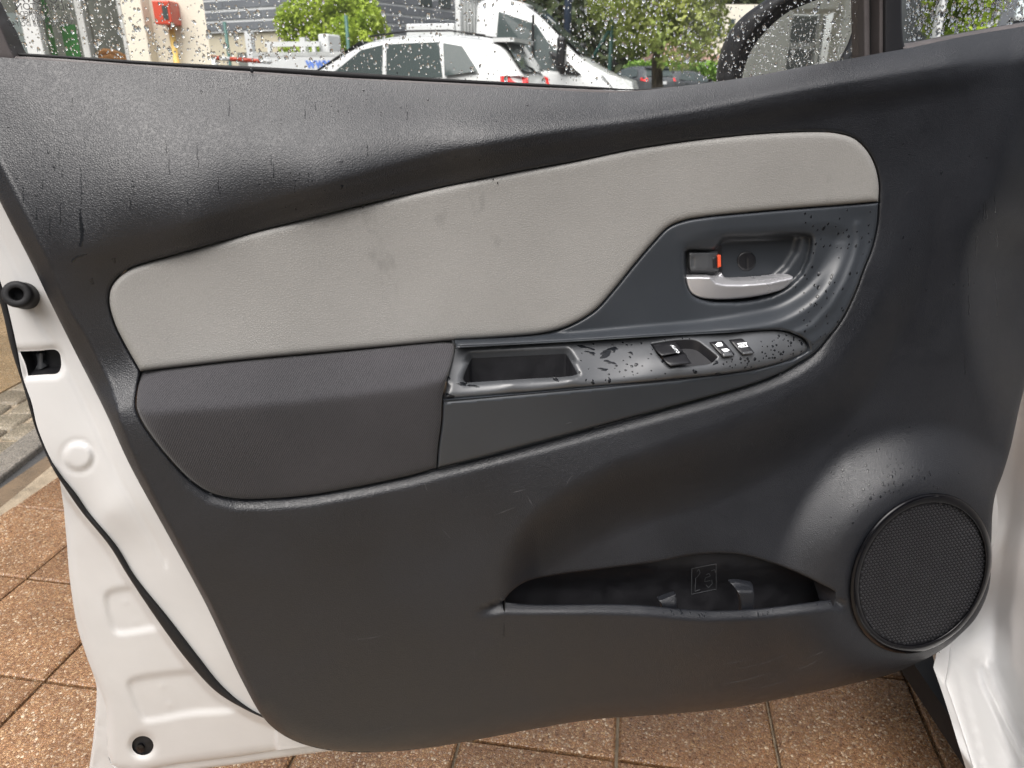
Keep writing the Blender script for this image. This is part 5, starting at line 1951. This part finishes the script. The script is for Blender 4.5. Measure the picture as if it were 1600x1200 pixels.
# seen through the little front window
Y = 9.0
tag(box('white_post', X_(1461, Y), X_(1469, Y), Y, Y + .1, 0, 4, M['vanwhite'], None, bevel=.01), 'white post seen through the small front window', 'post')
Y = 11.0
ob = tag(empty('grey_annex', (X_(1435, Y), Y, 0)), 'plain slate grey building seen through the small front window', 'building')
box('wall', X_(1340, Y), X_(1466, Y), Y, Y + 4, 0, 5, M['clad'], ob, bevel=.02)
box('plinth', X_(1340, Y), X_(1466, Y) + .03, Y - .04, Y - .003, 0, .5, M['beige'], ob)
Y = 10.0
bl = []
for k in range(30):
    bl.append((tuple(P1(rg.uniform(1468, 1538), rg.uniform(-150, 90), Y + rg.uniform(-.5, .5))), (rg.uniform(.18, .34),) * 3))
tree('slim_tree', 'slim leafy tree seen through the small front window', (X_(1505, Y), Y, 0), 2.6, bl, 10000, .05, M['leaf_yellow'], .07, None, 8, 5)
Y = 14.0
of = tag(empty('office_building', (X_(1580, Y), Y, 0)), 'pale grey building with square white windows at the far right', 'building')
box('wall', X_(1530, Y), X_(1780, Y), Y, Y + 5, 0, 6, M['pale'], of)
box('dark_band', X_(1553, Y), X_(1780, Y), Y - .06, Y - .004, .3, 2.6, M['clad'], of)
for a in (1573, 1602):
    f_ = box('window', X_(a, Y), X_(a + 17, Y), Y - .10, Y - .062, Z_(26, Y), Z_(1, Y), M['paper'], of)
    box('sill', X_(a, Y) - .02, X_(a + 17, Y) + .02, Y - .14, Y - .064, Z_(26, Y) - .06, Z_(26, Y) - .003, M['alloy'], f_)

# ---- cream building behind the viewer, seen in the door mirror
def mir_ray(px, py):
    d = rays([(px, py)])[0]
    t = (MNORM @ (MG_C - CAMP)) / (MNORM @ d)
    p = CAMP + d * t
    r = d - 2 * (d @ MNORM) * MNORM
    return p, r / np.linalg.norm(r)


pc_, rc_ = mir_ray(1260, 60)
RD = 13.0
rn = unit([-rc_[0] - .25 * rc_[1], -rc_[1] + .25 * rc_[0], 0])
o_ = pc_ + rc_ * RD
o_[2] = 0
rs = np.array([-rn[1], rn[0], 0])


def mir_hit(px, py, off=0.0):
    p, r = mir_ray(px, py)
    t = ((o_ + rn * off - p) @ rn) / (r @ rn)
    h = p + r * t
    return float((h - o_) @ rs), float(h[2])


def wbox(name, s0, s1, z0, z1, d0, d1, m, parent):
    s0, s1 = min(s0, s1), max(s0, s1)
    V = []
    for s in (s0, s1):
        for d in (d0, d1):
            for z in (z0, z1):
                q_ = o_ + rs * s + rn * d
                V.append((q_[0], q_[1], z))
    return mk(name, V, [(0, 1, 3, 2), (4, 6, 7, 5), (0, 4, 5, 1), (2, 3, 7, 6), (0, 2, 6, 4), (1, 5, 7, 3)], m, parent, smooth=False)


mb = tag(empty('cream_house', tuple(o_)), 'cream building with a tall glazed bay reflected in the door mirror', 'building')
sA, sB, sC, sD, sE = (mir_hit(x, y)[0] for x, y in ((1150, 60), (1240, 60), (1298, 60), (1312, 60), (1337, 50)))
sgn = 1 if sB > sA else -1
ztop = mir_hit(1260, 14)[1]
M['cream_light'] = mat('pale_cream_render', (.86, .80, .66), .8, build=fine(40, .2, .004, (.7, .9), .05, 1.5))
wbox('wall', sA - sgn * 6, sB, -.05, 7, -.6, 0, M['cream_light'], mb)
wbox('pillar', sD, sE, -.05, 7, -.3, .25, M['cream_light'], mb)
wbox('wall_end', sE + sgn * .002, sE + sgn * 7, -.05, 7, -.6, -.1, M['beige'], mb)
wbox('lintel', sB + sgn * .002, sD - sgn * .002, ztop, 7, -.6, .05, M['cream_light'], mb)
wbox('bay_glass', sB + sgn * .002, sD - sgn * .002, -.05, ztop - .003, -.75, -.70, M['carglass'], mb)
zr = mir_hit(1270, 66)[1]
wbox('bay_rail', sB + sgn * .002, sC - sgn * .002, zr - .05, zr + .05, -.69, -.60, M['pale'], mb)
wbox('bay_post', sC, sC + (sD - sC) * .4, -.05, ztop - .003, -.69, -.55, M['pale'], mb)

# ================================================================== RAIN
def dome(px_list, rad_list, wf, name, label, down=1.0, hfac=.45, sgn_=1, seed=3, mw=None):
    """beads of water: flattened domes sitting on the surface given by wf"""
    P = np.array(px_list, float)
    e = 2.0
    c = dpt(P, wf(P))
    ax_ = dpt(P + [e, 0], wf(P + [e, 0]))
    ay_ = dpt(P + [0, e], wf(P + [0, e]))
    V, Fc = [], []
    r_ = np.random.default_rng(seed)
    K = 8
    for i in range(len(P)):
        tx, ty = ax_[i] - c[i], ay_[i] - c[i]
        nn = np.cross(ty, tx)
        nn /= np.linalg.norm(nn)
        if nn @ (CAMP - c[i]) < 0:
            nn = -nn
        nn = nn * sgn_
        a = tx / np.linalg.norm(tx)
        b = np.cross(nn, a)
        if b[2] < 0:
            b = -b
        R = rad_list[i]
        st = len(V)
        wob = r_.uniform(.8, 1.2, K)
        el = down * r_.uniform(.85, 1.35)
        rings_ = ((1.0, 0.0), (.86, .55), (.5, .9))
        for q_, h in rings_:
            for k in range(K):
                t = 2 * math.pi * k / K
                V.append(c[i] + R * q_ * wob[k] * (a * math.cos(t) + b * math.sin(t) * el) + nn * R * hfac * h + nn * 2e-5)
        V.append(c[i] + nn * R * hfac)
        for j in range(2):
            for k in range(K):
                k2 = (k + 1) % K
                Fc.append((st + j * K + k, st + j * K + k2, st + (j + 1) * K + k2, st + (j + 1) * K + k))
        for k in range(K):
            Fc.append((st + 2 * K + k, st + 2 * K + (k + 1) % K, st + 3 * K))
        Fc.append(tuple(st + k for k in range(K))[::-1])
    o = mk(name, V, Fc, mw or M['water'], None)
    bm = bmesh.new()
    bm.from_mesh(o.data)
    bmesh.ops.recalc_face_normals(bm, faces=bm.faces)
    bm.to_mesh(o.data)
    bm.free()
    return tag(o, label, 'raindrops', None, 'stuff')


pts_, rads = [], []
while len(pts_) < 5200:
    x, y = rng.uniform(-40, 1350), rng.uniform(-130, 138)
    if y > np.interp(x, [p[0] for p in GL], [p[1] for p in GL]) - 3:
        continue
    k = .55 + .45 * math.sin(x / 70) * math.sin(y / 40 + x / 130)
    if rng.random() > k:
        continue
    pts_.append((x, y))
    rads.append(min(.0024, .00042 * math.exp(abs(rng.normal(0, .62)))))
dome(pts_, rads, lambda P: np.full(len(P), GW - .0034), 'window_raindrops', 'raindrops covering the outside of the side window', 1.25, .5, -1)
pts_, rads = [], []
while len(pts_) < 420:
    x, y = rng.uniform(1414, 1600), rng.uniform(-5, 66)
    if y > np.interp(x, [1414, 1600], [64, 32]):
        continue
    pts_.append((x, y))
    rads.append(min(.003, .0007 * math.exp(abs(rng.normal(0, .6)))))
dome(pts_, rads, lambda P: np.full(len(P), -.0225), 'quarter_window_raindrops', 'raindrops on the small front window', 1.3, .5, -1)
pts_, rads = [], []
for _ in range(70):
    x, y = rng.uniform(10, 900), rng.uniform(110, 330)
    pts_.append((x, y))
    rads.append(.00045 * math.exp(abs(rng.normal(0, .5))))
for _ in range(26):                                    # strings of drops that ran down
    x, y = rng.uniform(20, 620), rng.uniform(130, 300)
    for k in range(rng.integers(2, 6)):
        pts_.append((x + rng.normal(0, .6), y + k * rng.uniform(4, 9)))
        rads.append(.0006 * rng.uniform(.6, 1.2))
for _ in range(150):
    x, y = rng.normal(1375, 45), rng.normal(755, 38)
    if math.hypot((x - SPK_C[0]) / 112, (y - SPK_C[1]) / 127) < 1.06 or y < 660 or x > 1530:
        continue
    pts_.append((x, y))
    rads.append(.0006 * math.exp(abs(rng.normal(0, .5))))
for _ in range(18):
    x = rng.uniform(1020, 1300)
    y = np.interp(x, POCKET_LIP[:, 0], POCKET_LIP[:, 1]) + rng.uniform(4, 12)
    pts_.append((x, y))
    rads.append(.0006 * math.exp(abs(rng.normal(0, .5))))
for _ in range(24):
    pts_.append((rng.uniform(1390, 1590), rng.uniform(200, 480)))
    rads.append(.00045 * math.exp(abs(rng.normal(0, .5))))
dome(pts_, rads, lambda P: w_trim(P), 'trim_raindrops', 'small raindrops scattered on the black door moulding', 1.3, .16, mw=M['film'])
# rain that ran down and smeared on the upper moulding
def streak(pts, widths, wf, seed):
    r_ = np.random.default_rng(seed)
    lp = cr(pts, False, 2.5)
    wd = np.interp(np.linspace(0, 1, len(lp)), np.linspace(0, 1, len(widths)), widths) * r_.uniform(.55, 1.3, len(lp))
    t = np.gradient(lp, axis=0)
    t /= np.linalg.norm(t, axis=1)[:, None]
    nn = np.stack([-t[:, 1], t[:, 0]], 1)
    off = r_.normal(0, .5, len(lp))[:, None]
    rows = [lp + nn * (k * wd[:, None] / 2 + off) for k in (-1, -.4, .4, 1)]
    hh = (2e-5, 2.2e-4, 2.2e-4, 2e-5)
    V = np.vstack([dpt(q_, wf(q_) + h) for q_, h in zip(rows, hh)])
    n_ = len(lp)
    Fc = [(j * n_ + i, j * n_ + i + 1, (j + 1) * n_ + i + 1, (j + 1) * n_ + i) for j in range(3) for i in range(n_ - 1)]
    return V, Fc


def blot(c, rx, ry, ang, wf, seed):
    r_ = np.random.default_rng(seed)
    n_ = 22
    V = [dpt([c], wf(np.array([c], float)) + 3e-4)[0]]
    ph = r_.uniform(0, 6.28, 4)
    for f_, h in ((.6, 2.6e-4), (1.0, 2e-5)):
        for k in range(n_):
            a = 2 * math.pi * k / n_
            rr = f_ * (1 + .22 * math.sin(2 * a + ph[0]) + .16 * math.sin(3 * a + ph[1]) + .12 * math.sin(5 * a + ph[2]))
            dx, dy = rx * rr * math.cos(a), ry * rr * math.sin(a)
            q_ = np.array([[c[0] + dx * math.cos(ang) - dy * math.sin(ang), c[1] + dx * math.sin(ang) + dy * math.cos(ang)]])
            V.append(dpt(q_, wf(q_) + h)[0])
    Fc = [(0, 1 + k, 1 + (k + 1) % n_) for k in range(n_)] + [(1 + k, 1 + n_ + k, 1 + n_ + (k + 1) % n_, 1 + (k + 1) % n_) for k in range(n_)]
    return V, Fc


rs_ = random.Random(12)
st_ = [streak([(125, 326), (127, 350), (128, 372), (126, 386)], [2, 6, 8, 4], w_trim, 1), streak([(126, 262), (127, 290), (127, 320)], [1, 1.6, 1.6], w_trim, 2),
       streak([(112, 410), (120, 402), (136, 397)], [5, 4, 2], w_trim, 3), streak([(94, 318), (94, 352)], [1.2, 1.6], w_trim, 4), streak([(178, 404), (179, 412)], [6, 3], w_trim, 5), streak([(142, 436), (146, 444)], [9, 4], w_trim, 6)]
for k in range(24):
    x, y = rs_.uniform(15, 700), rs_.uniform(150, 340)
    if y > np.interp(x, L2_X, L2_Y) - 30:
        continue
    L_ = rs_.uniform(8, 30)
    st_.append(streak([(x, y), (x + .5, y + L_ / 2), (x + .3, y + L_)], [.6, 1.3, 1.8], w_trim, 20 + k))
for k in range(10):
    x, y = rs_.uniform(1495, 1560), rs_.uniform(300, 640)
    st_.append(streak([(x, y), (x + 1, y + 14), (x + 1, y + 30)], [.6, 1.1, 1.4], w_trim, 60 + k))
tag(mk('rain_streaks', *join(st_), M['film'], None), 'wet streaks that ran down the black upper door moulding', 'raindrops', None, 'stuff')
bl_ = [blot(c, rx, ry, a, w_sw, i) for i, (c, rx, ry, a) in enumerate([((948, 552), 14, 4.5, -.45), ((955, 546), 11, 3, -.1), ((915, 543), 12, 2.5, .25), ((952, 566), 9, 2.6, .15), ((922, 551), 9, 2, .1), ((985, 552), 5, 2, .1), ((700, 592), 3, 4, .2), ((722, 600), 9, 2.5, .1), ((740, 603), 8, 2, .2), ((702, 619), 9, 3.5, .1), ((868, 592), 6, 3, .5), ((942, 577), 7, 2.5, .1), ((1122, 584), 4, 2, 0), ((926, 597), 3, 3.5, 0), ((952, 594), 3, 4, 0), ((1118, 567), 6, 2.2, -.5)])]
tag(mk('puddles', *join(bl_), M['film'], None), 'small puddles of rain on the grey switch plate', 'raindrops', None, 'stuff')
pts_, rads = [], []
while len(pts_) < 75:
    x, y = rng.uniform(1240, 1365), rng.uniform(325, 540)
    if inside(np.array([[x, y]]), CUP)[0] or not inside(np.array([[x, y]]), BEZ_S)[0] or inside(np.array([[x, y]]), SWITCH)[0]:
        continue
    pts_.append((x, y))
    rads.append(.0007 * math.exp(abs(rng.normal(0, .5))))
dome(pts_, rads, lambda P: w_bez(P), 'bezel_raindrops', 'raindrops on the dark bezel right of the door handle', 1.25, .18, mw=M['film'])
pts_, rads = [], []
while len(pts_) < 110:
    x, y = rng.uniform(905, 1255), rng.uniform(522, 598)
    if rng.random() > (.25 if x < 1140 else 1):
        continue
    q_ = np.array([[x, y]])
    if not inside(q_, shrink(SWITCH, 4))[0] or inside(q_, WELL)[0] or (1105 < x < 1182 and y < 560):
        continue
    pts_.append((x, y))
    rads.append(.0008 * math.exp(abs(rng.normal(0, .5))))
dome(pts_, rads, w_sw, 'switch_raindrops', 'raindrops lying on the grey switch plate', .8, .16, mw=M['film'])
